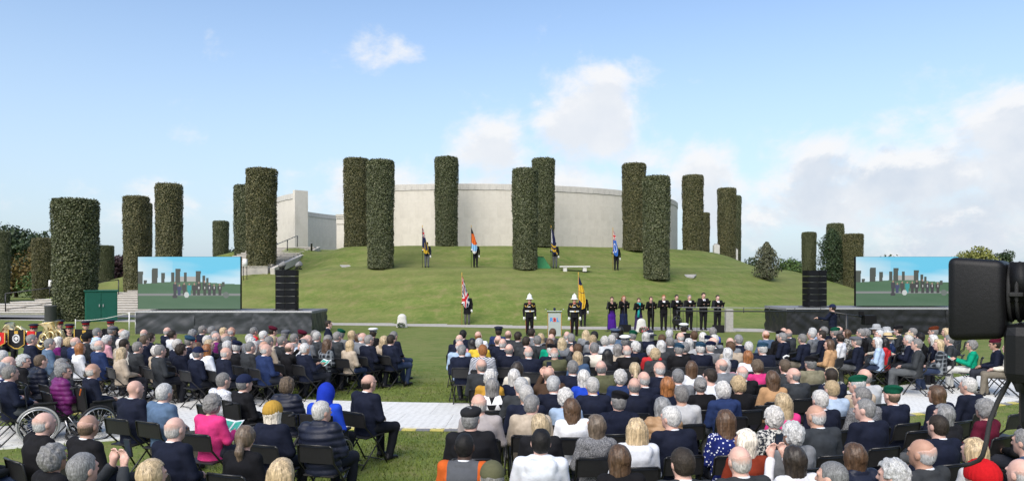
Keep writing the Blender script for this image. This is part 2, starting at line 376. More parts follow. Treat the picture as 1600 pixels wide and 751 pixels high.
def np_mesh(name, V, Q, mats, smooth=False, mi=None):
    me = bpy.data.meshes.new(name); V = np.asarray(V, np.float32); Q = np.asarray(Q, np.int32); k = Q.shape[1]
    me.vertices.add(len(V)); me.vertices.foreach_set('co', V.ravel())
    me.loops.add(Q.size); me.loops.foreach_set('vertex_index', Q.ravel())
    me.polygons.add(len(Q)); me.polygons.foreach_set('loop_start', np.arange(len(Q), dtype=np.int32)*k)
    me.polygons.foreach_set('loop_total', np.full(len(Q), k, np.int32))
    for m in (mats if isinstance(mats, (list, tuple)) else [mats]): me.materials.append(m)
    if smooth: me.polygons.foreach_set('use_smooth', np.ones(len(Q), bool))
    if mi is not None: me.polygons.foreach_set('material_index', np.asarray(mi, np.int32))
    me.update(calc_edges=True); me.validate()
    return me

# ------------------------------------------------------------------ terrain
HC = (-3.9, 82.0)                              # centre of the mound and of the ring wall
PROF_R = np.array([0, 24.8, 25.6, 27.0, 29.4, 30.2, 31.2, 32.3, 32.9, 33.6, 36, 40, 42.5, 44.5, 47])
PROF_Z = np.array([5.05, 5.05, 4.98, 4.60, 3.58, 3.36, 3.27, 3.24, 3.16, 2.98, 2.26, .98, .32, .06, 0.])
PA, PB = (-10.1, 41.9), (12.3, 36.9)           # middle line of the path at the foot of the mound
pdx, pdy = PB[0]-PA[0], PB[1]-PA[1]; pl = math.hypot(pdx, pdy); PN = (-pdy/pl, pdx/pl)
def ground(x, y):
    x = np.asarray(x, float); y = np.asarray(y, float)
    r = np.hypot(x-HC[0], y-HC[1]); z = np.interp(r, PROF_R, PROF_Z)
    s = (x-PA[0])*PN[0]+(y-PA[1])*PN[1]-1.3
    lim = np.where(s > 0, .50*s, 0); k = .5
    h = np.clip(.5+.5*(lim-z)/k, 0, 1)
    out = lim*(1-h)+z*h-k*h*(1-h)
    st_ = np.where(y < 61.4, (y-52)*.199-.22, 1.65+(y-61.4)*.55)          # the steps cut into the flank of the mound
    wst = np.clip((-19.2-x)/1.6, 0, 1)*np.clip((y-44)/4, 0, 1); out = out*(1-wst)+np.minimum(out, np.maximum(st_, 0))*wst
    out = out-.42*np.exp(-((x+15.4)/1.5)**2)*np.clip((y-49)/3, 0, 1)*np.clip((66-y)/3, 0, 1)
    return np.maximum(out, 0)
def gz(x, y): return float(ground(x, y))
def make_ground():
    def axis(lo, hi, st, far):
        a = np.arange(lo, hi+1e-6, st); e = np.array([25, 60, 140, 320, 800, 1800, far])
        return np.concatenate([(lo-e)[::-1], a, hi+e])
    xs = axis(-75, 75, .75, 4000); ys = axis(-10, 135, .75, 4000)
    X, Y = np.meshgrid(xs, ys, indexing='ij'); Z = ground(X, Y)
    Z = Z + np.where(Z > .3, .03*np.sin(X*.7+Y*.4)*np.cos(Y*.9-X*.3), 0)
    n, m = X.shape; idx = np.arange(n*m).reshape(n, m)
    Q = np.stack([idx[:-1, :-1], idx[1:, :-1], idx[1:, 1:], idx[:-1, 1:]], -1).reshape(-1, 4)
    o = obj('lawn', np_mesh('lawn', np.stack([X, Y, Z], -1).reshape(-1, 3), Q, M_grass, True)); o['kind'] = 'structure'
make_ground()
def px(x, y, z=0.):
    """ground point seen at photo pixel (x, y) on the level z"""
    d = F*(CAMZ-z)/(y-HOR); return ((x-800)/F*d, d, z)
def at(x, d): return (x-800)/F*d

# path at the foot of the mound
m = MB(); n = 60; vs = []; fs = []
for i in range(n+1):
    t = -1.2+3.0*i/n; x = PA[0]+pdx*t; y = PA[1]+pdy*t+.15*math.sin(i*.5)
    for w in (-1.15, 1.15): vs.append((x+PN[0]*w, y+PN[1]*w, .006))
for i in range(n): fs.append((2*i, 2*i+2, 2*i+3, 2*i+1))
m.add(vs, fs); m.build('path', M_path)['kind'] = 'structure'
m = MB(); m.add([(-80, 46.6, .006), (-27.6, 46.0, .006), (-22.5, 47.2, .006), (-22.5, 51.3, .006), (-80, 51.3, .006)], [(0, 1, 2, 3, 4)]); m.build('pavement', M_asph)['kind'] = 'structure'

# ------------------------------------------------------------------ surface nets for bodies, garments, hair
def snet(Fv, org, h):
    nx, ny, nz = Fv.shape; ins = Fv < 0
    cs = (nx-1, ny-1, nz-1); acc = np.zeros(cs+(3,), np.float32); cnt = np.zeros(cs, np.float32)
    def sl_(o): return tuple(slice(o[a], o[a]+cs[a]) for a in range(3))
    corners = [(i, j, k) for i in (0, 1) for j in (0, 1) for k in (0, 1)]
    for c0 in corners:
        for ax in range(3):
            if c0[ax]: continue
            c1 = list(c0); c1[ax] = 1
            f0 = Fv[sl_(c0)]; f1 = Fv[sl_(c1)]; ch = ins[sl_(c0)] != ins[sl_(c1)]
            if not ch.any(): continue
            t = np.where(ch, f0/np.where(ch, f0-f1, 1), 0)
            for a in range(3): acc[..., a] += np.where(ch, c0[a]+(t if a == ax else 0), 0)
            cnt += ch
    act = cnt > 0; idx = np.full(cs, -1, np.int64); idx[act] = np.arange(act.sum())
    g = np.stack(np.nonzero(act), -1).astype(np.float32)
    V = (g+acc[act]/cnt[act][:, None])*h+np.asarray(org, np.float32)
    Q = []
    for ax in range(3):
        a0 = [slice(None)]*3; a1 = [slice(None)]*3; a0[ax] = slice(0, -1); a1[ax] = slice(1, None)
        i0 = ins[tuple(a0)]; i1 = ins[tuple(a1)]; ch = i0 != i1
        P = np.stack(np.nonzero(ch), -1); b, c = (ax+1) % 3, (ax+2) % 3
        ok = (P[:, b] > 0) & (P[:, c] > 0) & (P[:, b] < Fv.shape[b]-1) & (P[:, c] < Fv.shape[c]-1); P = P[ok]
        def cell(db, dc):
            q = P.copy(); q[:, b] += db; q[:, c] += dc; return idx[q[:, 0], q[:, 1], q[:, 2]]
        q = np.stack([cell(-1, -1), cell(0, -1), cell(0, 0), cell(-1, 0)], -1)
        s0 = i0[P[:, 0], P[:, 1], P[:, 2]]; q[~s0] = q[~s0][:, ::-1]
        Q.append(q)
    return V, np.concatenate(Q)
class Field:
    def __init__(s, lo, hi, h):
        s.h = h; s.lo = np.array(lo, float); n = np.ceil((np.array(hi)-s.lo)/h).astype(int)+1
        s.F = np.full(n, .08, np.float32); s.ax = [(s.lo[a]+np.arange(n[a])*h).astype(np.float32) for a in range(3)]
    def win(s, lo, hi, pad):
        sl_ = []
        for a in range(3):
            i0 = max(0, int((lo[a]-pad-s.lo[a])/s.h)); i1 = min(s.F.shape[a], int((hi[a]+pad-s.lo[a])/s.h)+2)
            if i1 <= i0: return None, None
            sl_.append(slice(i0, i1))
        P = np.meshgrid(s.ax[0][sl_[0]], s.ax[1][sl_[1]], s.ax[2][sl_[2]], indexing='ij')
        return tuple(sl_), P
    def merge(s, sl_, d, k, sub=False):
        a = s.F[sl_]
        if sub: d = -d; hh = np.clip(.5-.5*(a-d)/k, 0, 1) if k else None; s.F[sl_] = np.maximum(a, d) if not k else d*hh+a*(1-hh)+k*hh*(1-hh)
        else: hh = np.clip(.5+.5*(a-d)/k, 0, 1); s.F[sl_] = a*(1-hh)+d*hh-k*hh*(1-hh)
    def cone(s, a, b, ra, rb, sc=(1, 1, 1), k=.02, rip=None):
        a = np.array(a, float); b = np.array(b, float); sc = np.array(sc, float); rm = max(ra, rb)*sc
        w, P = s.win(np.minimum(a, b)-rm, np.maximum(a, b)+rm, .07)
        if w is None: return s
        pa = [(P[i]-a[i])/sc[i] for i in range(3)]; ba = (b-a)/sc; L = max(1e-9, float(ba@ba))
        t = np.clip((pa[0]*ba[0]+pa[1]*ba[1]+pa[2]*ba[2])/L, 0, 1)
        d = np.sqrt(sum((pa[i]-t*ba[i])**2 for i in range(3)))-(ra+(rb-ra)*t)
        s.merge(w, d*sc.min(), k); return s
    def ell(s, c, r, k=.015, rot=None, sub=False):
        c = np.array(c, float); r = np.array(r, float); rm = max(r)
        w, P = s.win(c-rm, c+rm, .07)
        if w is None: return s
        q = [P[i]-c[i] for i in range(3)]
        if rot is not None:
            Mi = np.array(rot.to_3x3().inverted()); q = [Mi[i][0]*q[0]+Mi[i][1]*q[1]+Mi[i][2]*q[2] for i in range(3)]
        d = (np.sqrt(sum((q[i]/r[i])**2 for i in range(3)))-1)*r.min()
        s.merge(w, d, k, sub); return s
    def grid(s): return np.meshgrid(*s.ax, indexing='ij')
    def net(s): return snet(s.F, s.lo, s.h)
def vnoise(P, sc, seed=0):
    r = np.random.RandomState(seed); out = 0
    for i in range(5):
        k = r.normal(size=3); k = k/np.linalg.norm(k)*sc*(1+.5*r.rand()); out = out+np.sin(P[0]*k[0]+P[1]*k[1]+P[2]*k[2]+r.rand()*6.28)
    return out/5

# ------------------------------------------------------------------ figures
def V3(*a): return np.array(a, float)
def joints(pose, fem=False, arms='lap', seed=0):
    rr = np.random.RandomState(seed); sw = .165 if fem else .188; J = {}
    if pose == 'sit':
        J.update(pel=V3(0, 0, .545), waist=V3(0, -.035, .70), chest=V3(0, -.05, .88), neck=V3(0, -.04, 1.00), head=V3(0, .005, 1.165))
        for s, n in ((-1, 'L'), (1, 'R')):
            J['sh'+n] = V3(s*sw, -.05, .965); J['hip'+n] = V3(s*.09, .02, .53); J['kn'+n] = V3(s*(.10 if fem else .15), .44, .50); J['an'+n] = V3(s*.12, .42+.05*s*(seed % 3-1), .085)
            J['el'+n] = V3(s*(sw+.065), .0, .69); J['ha'+n] = V3(s*.06, .26, .64); J['hd'+n] = V3(-s*.5, .8, -.2)
        if arms == 'phone':
            for s, n in ((-1, 'L'), (1, 'R')): J['el'+n] = V3(s*(sw+.05), .13, .82); J['ha'+n] = V3(s*.075, .30, 1.10); J['hd'+n] = V3(-s*.25, .2, .95)
        if arms == 'book':
            for s, n in ((-1, 'L'), (1, 'R')): J['el'+n] = V3(s*(sw+.06), .03, .70); J['ha'+n] = V3(s*.10, .31, .76); J['hd'+n] = V3(-s*.2, .9, .3)
    else:
        J.update(pel=V3(0, 0, .93), waist=V3(0, .0, 1.10), chest=V3(0, -.01, 1.28), neck=V3(0, -.015, 1.44), head=V3(0, .02, 1.61))
        for s, n in ((-1, 'L'), (1, 'R')):
            J['sh'+n] = V3(s*sw, -.01, 1.405); J['hip'+n] = V3(s*.09, 0, .90); J['kn'+n] = V3(s*.095, .01, .49); J['an'+n] = V3(s*.10, -.02, .085)
            J['el'+n] = V3(s*(sw+.07), -.03, 1.12); J['ha'+n] = V3(s*(sw+.07), .04, .86); J['hd'+n] = V3(0, .1, -1)
        if arms == 'book':
            for s, n in ((-1, 'L'), (1, 'R')): J['el'+n] = V3(s*(sw+.08), .02, 1.14); J['ha'+n] = V3(s*.12, .27, 1.20); J['hd'+n] = V3(-s*.2, .9, .3)
        if arms == 'pole':    # right hand (on +x) holds a pole at waist height
            J['elR'] = V3(sw+.09, .04, 1.15); J['haR'] = V3(sw+.09, .22, 1.20); J['hdR'] = V3(-.3, .9, .2)
        if arms == 'brass':
            for s, n in ((-1, 'L'), (1, 'R')): J['el'+n] = V3(s*(sw+.07), .10, 1.15); J['ha'+n] = V3(s*.07, .28, 1.33); J['hd'+n] = V3(-s*.6, .7, .2)
        if arms == 'reach':
            J['elL'] = V3(-.32, .12, 1.22); J['haL'] = V3(-.45, .32, 1.25); J['hdL'] = V3(-.5, .8, 0); J['elR'] = V3(.28, .1, 1.15); J['haR'] = V3(.16, .3, 1.18); J['hdR'] = V3(-.4, .9, 0)
    return J
HS = 1.06
def head_prims(Fd, J, yaw, pitch=0.):
    piv = J['neck']+V3(0, .01, .03); M_ = Matrix.Rotation(yaw, 3, 'Z') @ Matrix.Rotation(pitch, 3, 'X'); A = np.array(M_)
    hc = piv+A@(J['head']-piv)
    def p(*a): return hc+A@(np.array(a)*HS)
    rot = M_.to_4x4()
    Fd.ell(p(0, -.012, .022), np.array((.078, .098, .092))*HS, .02, rot); Fd.ell(p(0, .012, -.03), np.array((.068, .078, .085))*HS, .03, rot)
    Fd.cone(p(0, .03, -.05), p(0, .058, -.088), .05*HS, .032*HS, k=.03)
    Fd.cone(p(0, .086, .005), p(0, .103, -.03), .010, .016, k=.014)
    for s in (-1, 1): Fd.ell(p(s*.082, -.008, -.012), (.013, .026, .034), .01, rot); Fd.cone(p(s*.015, .088, .022), p(s*.05, .078, .022), .011, .010, k=.015)
    return hc, A
def hand(Fd, w, d, side):
    d = np.array(d, float); d /= np.linalg.norm(d); up = V3(0, 0, 1) if abs(d[2]) < .8 else V3(0, 1, 0); sd = np.cross(d, up); sd /= np.linalg.norm(sd); nn = np.cross(sd, d)
    pc = w+d*.05; Fd.cone(w, pc+d*.02, .026, .034, sc=(1, 1, 1), k=.015)
    for i, l in enumerate((.062, .074, .07, .055)):
        b = w+d*.085+sd*(i-1.5)*.0205; mid = b+d*l*.55-nn*.008; Fd.cone(b, mid, .0105, .0098, k=.006); Fd.cone(mid, mid+d*l*.35-nn*.022, .0098, .0088, k=.006)
    t0 = w+d*.03-sd*.03*side; Fd.cone(t0, t0+d*.035-sd*.022*side, .0135, .012, k=.01); Fd.cone(t0+d*.035-sd*.022*side, t0+d*.07-sd*.018*side-nn*.008, .0115, .010, k=.006)
def body_mesh(name, J, yaw=0., pitch=0., fem=False, h=.0105):
    Fd = Field((-.62, -.36, 0), (.62, .80, 1.95 if J['head'][2] > 1.4 else 1.48), h)
    hc, A = head_prims(Fd, J, yaw, pitch); nk = .05 if fem else .059
    Fd.cone(J['neck']-V3(0, 0, .06), hc-V3(0, .012, .06), nk+.012, nk, k=.03)
    tx = 1.4
    Fd.cone(J['pel'], J['waist'], .10, .088, (tx, 1, 1), .04); Fd.cone(J['waist'], J['chest'], .088, .10, (tx, 1, 1), .04); Fd.cone(J['chest'], J['neck'], .10, .05, (1.2, 1, 1), .05)
    for n, s in (('L', -1), ('R', 1)):
        Fd.cone(J['sh'+n], J['neck']-V3(0, 0, .02), .05, .045, k=.04); Fd.cone(J['sh'+n], J['el'+n], .046, .034, k=.03); Fd.cone(J['el'+n], J['ha'+n], .036, .026, k=.02); hand(Fd, J['ha'+n], J['hd'+n], s)
        Fd.cone(J['hip'+n], J['kn'+n], .078, .05, k=.03); Fd.cone(J['kn'+n], J['an'+n], .05, .034, k=.03); Fd.cone(J['an'+n]-V3(0, .02, .03), J['an'+n]+V3(0, .14, -.05), .032, .028, k=.02)
    V, Q = Fd.net(); cen = V[Q].mean(1); loc = (cen-hc)@A/HS
    mi = np.zeros(len(Q), int)
    for s in (-1, 1): mi[np.linalg.norm((loc-V3(s*.032, .085, .006))*V3(1, .6, 1.5), axis=1) < .016] = 1
    mi[np.linalg.norm((loc-V3(0, .09, -.058))*V3(.7, .5, 2), axis=1) < .018] = 2
    me = np_mesh(name, V, Q, [M_skin, M_eye, M_lip], True, mi); return me, Matrix.Translation(hc) @ Matrix(A.tolist()).to_4x4()
def top_mesh(name, J, style, fem=False, seed=0, h=.0135, mats=M_cloth, long=0., sleeve=1., girth=1.):
    sit = J['head'][2] < 1.4
    Fd = Field((-.62, -.42, .25 if sit else .35), (.62, .75, 1.35 if sit else 1.62), h)
    g = (.128 if fem else .136)*girth; tx = 1.36 if fem else 1.42; add = {'suit': 0, 'knit': .0, 'puff': .022, 'coat': .014, 'hood': .008}[style]
    lowz = J['pel']-V3(0, .02 if sit else 0, .09+long)
    Fd.cone(lowz, J['waist'], g+add+(.008 if fem else .0), g*.93+add, (tx, 1, 1), .03); Fd.cone(J['waist'], J['chest'], g*.93+add, g*.98+add, (tx, 1, 1), .04)
    Fd.cone(J['chest'], J['neck']+V3(0, 0, -.02), g*.96+add, .055+add*.5, (1.3, .92, 1), .05)
    for n in 'LR':
        shp = .008 if style == 'suit' else 0
        Fd.cone(J['sh'+n]+V3(0, 0, shp), J['neck']+V3(0, 0, -.015), .062+add*.7, .058, k=.045)
        Fd.cone(J['sh'+n], J['el'+n], .066+add*.8, .056+add*.7, k=.03)
        if sleeve > .5: Fd.cone(J['el'+n], J['el'+n]+(J['ha'+n]-J['el'+n])*.93, .056+add*.7, .043+add*.5, k=.02)
    P = Fd.grid()
    if style == 'suit': Fd.cone(J['neck']+V3(-.05, -.055, .01), J['neck']+V3(.05, -.055, .01), .026, .026, k=.02)
    if style == 'coat': Fd.cone(J['neck']+V3(-.06, -.055, .015), J['neck']+V3(.06, -.055, .015), .036, .036, k=.02)
    if style == 'hood': Fd.cone(J['neck']+V3(-.09, -.10, -.03), J['neck']+V3(.09, -.10, -.03), .066, .066, (1, .8, 1), k=.03); Fd.cone(J['neck']+V3(-.05, -.115, -.09), J['neck']+V3(.05, -.115, -.09), .066, .066, (1, .7, 1), k=.02); Fd.cone(J['neck']+V3(-.08, -.02, .02), J['neck']+V3(.08, -.02, .02), .045, .045, k=.03)
    if style == 'puff':
        Fd.F += (.011*np.abs(np.sin(P[2]*math.pi/.085)))*-1+.006; Fd.cone(J['neck']+V3(-.05, -.03, .03), J['neck']+V3(.05, -.03, .03), .05, .05, k=.02)
    if style in ('suit', 'coat'): Fd.F += (.0062*vnoise([P[0]+.35*P[2], P[1], P[2]*1.2-.5*np.abs(P[0])], 30, seed)+.0032*vnoise(P, 70, seed+5)).astype(np.float32)
    if style in ('knit', 'hood'): Fd.F += (.0075*vnoise([P[0], P[1], P[2]*1.7], 24, seed)*(.55 if style == 'hood' else 1)+.003*vnoise(P, 60, seed+2)).astype(np.float32)
    # neck opening and flat hem
    w, Pw = Fd.win(J['neck']-.2, J['neck']+.25, 0)
    nz = J['neck'][2]; hole = np.maximum(np.hypot(Pw[0]*1.0, Pw[1]-J['neck'][1]-.03-.35*(Pw[2]-nz))-.064, nz+.0-Pw[2]-.25*np.maximum(0, Pw[1]-J['neck'][1])); Fd.merge(w, hole, 0, True)
    Fd.F = np.maximum(Fd.F, (lowz[2]-.03-P[2]).astype(np.float32))
    if sit: Fd.F = np.maximum(Fd.F, np.where(P[1] > .14, .615-P[2], -1).astype(np.float32))
    V, Q = Fd.net(); return np_mesh(name, V, Q, mats, True)
def leg_mesh(name, J, fem=False, kind='trousers', h=.0145, seed=0):
    sit = J['head'][2] < 1.4
    Fd = Field((-.5, -.3, 0), (.5, .72, .75 if sit else 1.12), h)
    if kind == 'trousers':
        Fd.cone(J['pel']-V3(.05, 0, .01), J['pel']+V3(.05, 0, -.01), .115, .115, (1.15, 1, 1), .03)
        for n in 'LR': Fd.cone(J['hip'+n], J['kn'+n], .098, .074, k=.03); Fd.cone(J['kn'+n], J['an'+n]-V3(0, 0, .015), .072, .056, k=.03)
    elif kind == 'gown':
        Fd.cone(J['pel']+V3(0, 0, .08), J['pel']-V3(0, 0, .2), .12, .15, (1.25, 1, 1), .04); Fd.cone(J['pel']-V3(0, 0, .2), V3(0, 0, .12), .15, .20, (1.2, 1, 1), .05)
    elif kind == 'skirt':
        Fd.cone(J['pel'], (J['knL']+J['knR'])/2-V3(0, .02, .03), .125, .10, (1.45, 1, 1), .03)
        for n in 'LR': Fd.cone(J['kn'+n], J['an'+n], .055, .036, k=.02)
    P = Fd.grid(); Fd.F += (.005*vnoise(P, 30, seed)).astype(np.float32)
    if kind == 'gown': Fd.F += (.008*np.sin(np.arctan2(P[1], P[0])*11)).astype(np.float32); Fd.F = np.maximum(Fd.F, (.02-P[2]).astype(np.float32))
    Fd.F = np.maximum(Fd.F, (.035-P[2]).astype(np.float32))
    V, Q = Fd.net(); return np_mesh(name, V, Q, M_trous, True)
def shoe_mesh():
    Fd = Field((-.1, -.12, -.03), (.1, .26, .16), .011)
    Fd.cone(V3(0, -.03, .05), V3(0, .15, .036), .046, .040, (1, 1, .9), .03); Fd.cone(V3(0, -.03, .05), V3(0, -.02, .10), .044, .04, k=.02)
    P = Fd.grid(); Fd.F = np.maximum(Fd.F, (.004-P[2]).astype(np.float32)); V, Q = Fd.net(); return np_mesh('shoe', V, Q, M_shoe, True)
SHOE = shoe_mesh()
# hair: modelled in head space (origin at the head centre, face towards +y)
def hair_mesh(style, seed=0, h=.0095):
    Fd = Field((-.2, -.26, -.48), (.2, .2, .22), h); s = HS
    cr = lambda e: Fd.ell((0, -.016*s, .024*s), np.array((.078+e, .098+e, .092+e))*s, .02)
    lowb = -.085; e = .012; amp = .0035; f = 60
    if style == 'short': cr(.013); Fd.ell((0, -.045*s, -.035*s), (.078, .068, .07), .03)
    if style == 'fringe': cr(.0055); Fd.ell((0, -.045*s, -.035*s), (.0745, .064, .066), .03); amp = .0025
    if style == 'crop': cr(.006); Fd.ell((0, -.045*s, -.035*s), (.073, .062, .065), .03); amp = .002
    if style == 'curly': cr(.026); Fd.ell((0, -.045*s, -.03*s), (.098, .085, .085), .04); amp = .013; f = 75; lowb = -.10
    if style in ('bob', 'long', 'pony', 'bun', 'half'): cr(.018); amp = .005
    if style == 'bob': Fd.cone((0, -.03, -.02), (0, -.035, -.13), .108, .105, (1.0, .82, 1), .04); lowb = -.19
    if style == 'half': Fd.cone((0, -.03, -.02), (0, -.035, -.10), .104, .10, (1.0, .82, 1), .04); Fd.cone((0, -.07, -.05), (0, -.12, -.33), .10, .075, (1, .5, 1), .04); lowb = -.42
    if style == 'long': Fd.cone((0, -.03, -.02), (0, -.04, -.12), .105, .105, (1.0, .8, 1), .04); Fd.cone((0, -.07, -.06), (0, -.125, -.34), .11, .10, (1.05, .45, 1), .04); lowb = -.40
    if style in ('pony', 'bun'): Fd.ell((0, -.045*s, -.03*s), (.082, .07, .07), .03)
    P = Fd.grid()
    # face opening, ears, nape
    if style in ('bob', 'long', 'half'): face = np.maximum(.030-P[1]+.0*P[2], P[2]-.075); face2 = np.maximum(.015-P[1], P[2]+.04)
    else: face = np.maximum(.045-P[1]-.25*np.clip(-P[2], 0, .1), P[2]-.07); face2 = np.maximum(-.012-P[1], P[2]+.012)
    Fd.F = np.maximum(Fd.F, -face.astype(np.float32)); Fd.F = np.maximum(Fd.F, -face2.astype(np.float32)); Fd.F = np.maximum(Fd.F, (lowb-P[2]).astype(np.float32))
    if style == 'fringe':
        top = .034+.006*np.sin(P[0]*40+seed)+.003*np.sin(P[1]*90)+np.clip(-P[1]*.30, -.03, .03); Fd.F = np.maximum(Fd.F, ((P[2]-top)*.8).astype(np.float32)); Fd.F = np.maximum(Fd.F, (P[1]-.035).astype(np.float32))
    if style == 'pony': Fd.cone((0, -.11, -.02), (0, -.14, -.12), .035, .045, k=.02); Fd.cone((0, -.14, -.12), (.01, -.13, -.30), .045, .018, k=.03)
    if style == 'bun': Fd.ell((0, -.135, .02), (.05, .042, .045), .015)
    Fd.F += (amp*vnoise(P, f, seed)+amp*.5*vnoise(P, f*2, seed+3)).astype(np.float32)
    if style in ('long', 'half', 'bob', 'pony'): Fd.F += (.0016*np.sin(P[0]*190+3*vnoise(P, 12, seed+1))).astype(np.float32)
    V, Q = Fd.net(); return np_mesh('hair_'+style, V, Q, {'fringe': M_fringe, 'long': M_strand, 'half': M_strand, 'bob': M_strand, 'pony': M_strand}.get(style, M_hair), True)
HAIR = {s: [hair_mesh(s, i) for i in range(2)] for s in ('short', 'fringe', 'crop', 'curly', 'bob', 'long', 'half', 'pony', 'bun')}
# headgear, in the same head space
def hat_meshes():
    H = {}
    def fld(): return Field((-.3, -.3, -.2), (.3, .3, .3), .011)
    f = fld(); rt = Matrix.Rotation(R(-14), 4, 'X') @ Matrix.Rotation(R(16), 4, 'Y')
    f.ell((.016, -.022, .098), (.112, .128, .046), .035, rt); f.ell((0, -.015, .055), (.094, .114, .062), .03)
    P = f.grid(); f.F = np.maximum(f.F, (.028+.18*(-P[1]-.1)-P[2]+0*P[0]).astype(np.float32)); V, Q = f.net(); H['beret'] = np_mesh('beret', V, Q, M_hat, True)
    f = fld(); f.ell((0, .012, .085), (.112, .145, .05), .03); f.ell((0, -.015, .055), (.098, .115, .055), .02); f.ell((0, .13, .05), (.075, .055, .016), .015)
    P = f.grid(); f.F = np.maximum(f.F, (.025-P[2]).astype(np.float32)); V, Q = f.net(); H['flat_cap'] = np_mesh('flat_cap', V, Q, M_hat, True)
    f = fld(); f.ell((0, -.015, .04), (.10, .12, .105), .02); f.ell((0, .14, .035), (.08, .085, .012), .015)
    P = f.grid(); f.F = np.maximum(f.F, (.012-P[2]).astype(np.float32)); V, Q = f.net(); H['cap'] = np_mesh('baseball_cap', V, Q, M_hat, True)
    f = fld(); f.ell((0, -.018, .035), (.114, .134, .124), .02)
    P = f.grid(); f.F = np.maximum(f.F, (-.005-P[2]).astype(np.float32)); f.F += (.003*np.sin(np.arctan2(P[1], P[0])*24)).astype(np.float32); V, Q = f.net(); H['knit_hat'] = np_mesh('knit_hat', V, Q, M_hat, True)
    f = fld(); f.ell((0, -.02, .0), (.115, .13, .15), .02); f.cone((0, -.06, -.08), (0, -.06, -.13), .10, .12, k=.03)
    f.ell((0, .11, -.02), (.075, .12, .09), .02, None, True); P = f.grid(); f.F += (.004*vnoise(P, 30, 2)).astype(np.float32); V, Q = f.net(); H['hood'] = np_mesh('hood', V, Q, M_knit, True)
    m = MB(); m.lathe([(.02, .16), (.085, .16), (.135, .135), (.142, .12), (.105, .10), (.10, .055), (.098, .03)], 24, (0, -.012, 0), 0, None, 1, 1.14)
    m.lathe([(.1015, .058), (.1035, .058), (.1035, .092), (.1015, .092)], 24, (0, -.012, 0), 1, None, 1, 1.14)
    m.add([(x*.1, .10+.06*(1-x*x)*k, .045-.022*k*(1-.5*x*x)) for k in (0, 1) for x in (-1, -.5, 0, .5, 1)], [(i, i+1, i+6, i+5) for i in range(4)], 2, True)
    for i in range(4): m.add([], [])
    H['peaked'] = m
    m = MB(); m.lathe([(.001, .30), (.012, .295), (.014, .262), (.03, .255), (.075, .225), (.098, .17), (.105, .10), (.11, .075), (.165, .04), (.168, .03), (.11, .045), (.10, .05)], 24, (0, -.01, .0), 0, None, 1, 1.18); H['helmet'] = m
    m = MB(); m.lathe([(.001, .155), (.05, .155), (.088, .14), (.103, .06), (.108, .04), (.195, .018), (.197, .010), (.10, .03)], 26, (0, -.01, 0), 0, None, 1, 1.12); m.lathe([(.104, .052), (.1075, .052), (.103, .085), (.099, .085)], 26, (0, -.01, 0), 1, None, 1, 1.12); H['brim'] = m
    return H
HATS = hat_meshes()
HATCOL = {'bg': ('beret', (.004, .065, .035)), 'bk': ('beret', (.008, .008, .010)), 'bn': ('beret', (.008, .012, .035)), 'bm': ('beret', (.075, .006, .018)), 'bt': ('beret', (.020, .055, .095)), 'bb': ('beret', (.10, .022, .008)),
          'fc': ('flat_cap', (.018, .018, .020)), 'fg': ('flat_cap', (.10, .105, .12)), 'cc': ('cap', (.012, .018, .05)), 'ck': ('cap', (.10, .10, .055)), 'hy': ('knit_hat', (.42, .25, .045)), 'hr': ('knit_hat', (.45, .008, .012)),
          'kg': ('knit_hat', (.35, .36, .37)), 'kk': ('knit_hat', (.012, .013, .015)), 'hb': ('hood', (.012, .035, .36)),
          'pw': ('peaked', 'w'), 'pn': ('peaked', 'n'), 'pa': ('peaked', 'a'), 'pr': ('peaked', 'r'), 'hs': ('brim', 's'), 'hw': ('brim', 'w'), 'hg': ('brim', 'g'), 'hm': ('helmet', 'h')}
HATWORD = {'bg': 'green beret', 'bk': 'black beret', 'bn': 'navy beret', 'bm': 'maroon beret', 'bt': 'blue-grey beret', 'bb': 'brown beret', 'fc': 'black flat cap', 'fg': 'grey flat cap', 'cc': 'navy cap', 'ck': 'khaki cap', 'hy': 'mustard hat',
           'hr': 'red hat', 'kg': 'pale knit hat', 'kk': 'dark knit hat', 'hb': 'blue hood', 'pw': 'white peaked cap', 'pn': 'navy peaked cap', 'pa': 'blue peaked cap', 'pr': 'red banded cap', 'hs': 'straw hat', 'hw': 'navy-and-white hat', 'hg': 'grey hat', 'hm': 'white helmet'}
M_hatw = mat('hat_white', (.75, .75, .74), .6, .04, 20); M_hatn = mat('hat_navy', (.010, .013, .03), .8, .1, 20); M_hata = mat('hat_airblue', (.06, .085, .14), .8, .1, 20); M_straw = mat('hat_straw', (.52, .40, .22), .8, .15, 60); M_hatg = mat('hat_grey', (.33, .34, .35), .85, .1, 30)
HATMESH = {}
for code, (k, c) in HATCOL.items():
    if isinstance(c, str):
        top = {'w': M_hatw, 'n': M_hatn, 'a': M_hata, 'r': M_hatn, 's': M_straw, 'g': M_hatg, 'h': M_hatw}[c] if k != 'brim' or c != 'w' else M_hatn
        band = {'w': M_hatn, 'n': M_hatn, 'a': M_blackc, 'r': M_red, 's': M_hatn, 'g': M_hatg, 'h': M_gold}[c]
        if (k, c) == ('brim', 'w'): band = M_hatw
        HATMESH[code] = HATS[k].mesh({'peaked': 'peaked_cap', 'brim': 'brimmed_hat', 'helmet': 'pith_helmet'}[k], [top, band, M_shoe])
    else: HATMESH[code] = HATS[k]
HATNAME = {'beret': 'beret', 'flat_cap': 'flat_cap', 'cap': 'baseball_cap', 'knit_hat': 'knit_hat', 'hood': 'hood', 'peaked': 'peaked_cap', 'brim': 'brimmed_hat', 'helmet': 'pith_helmet'}
m = MB(); m.torus((0, 0, 0), .064, .012, 'Z', 20, 6); COLLAR = m.mesh('shirt_collar', M_shirt)

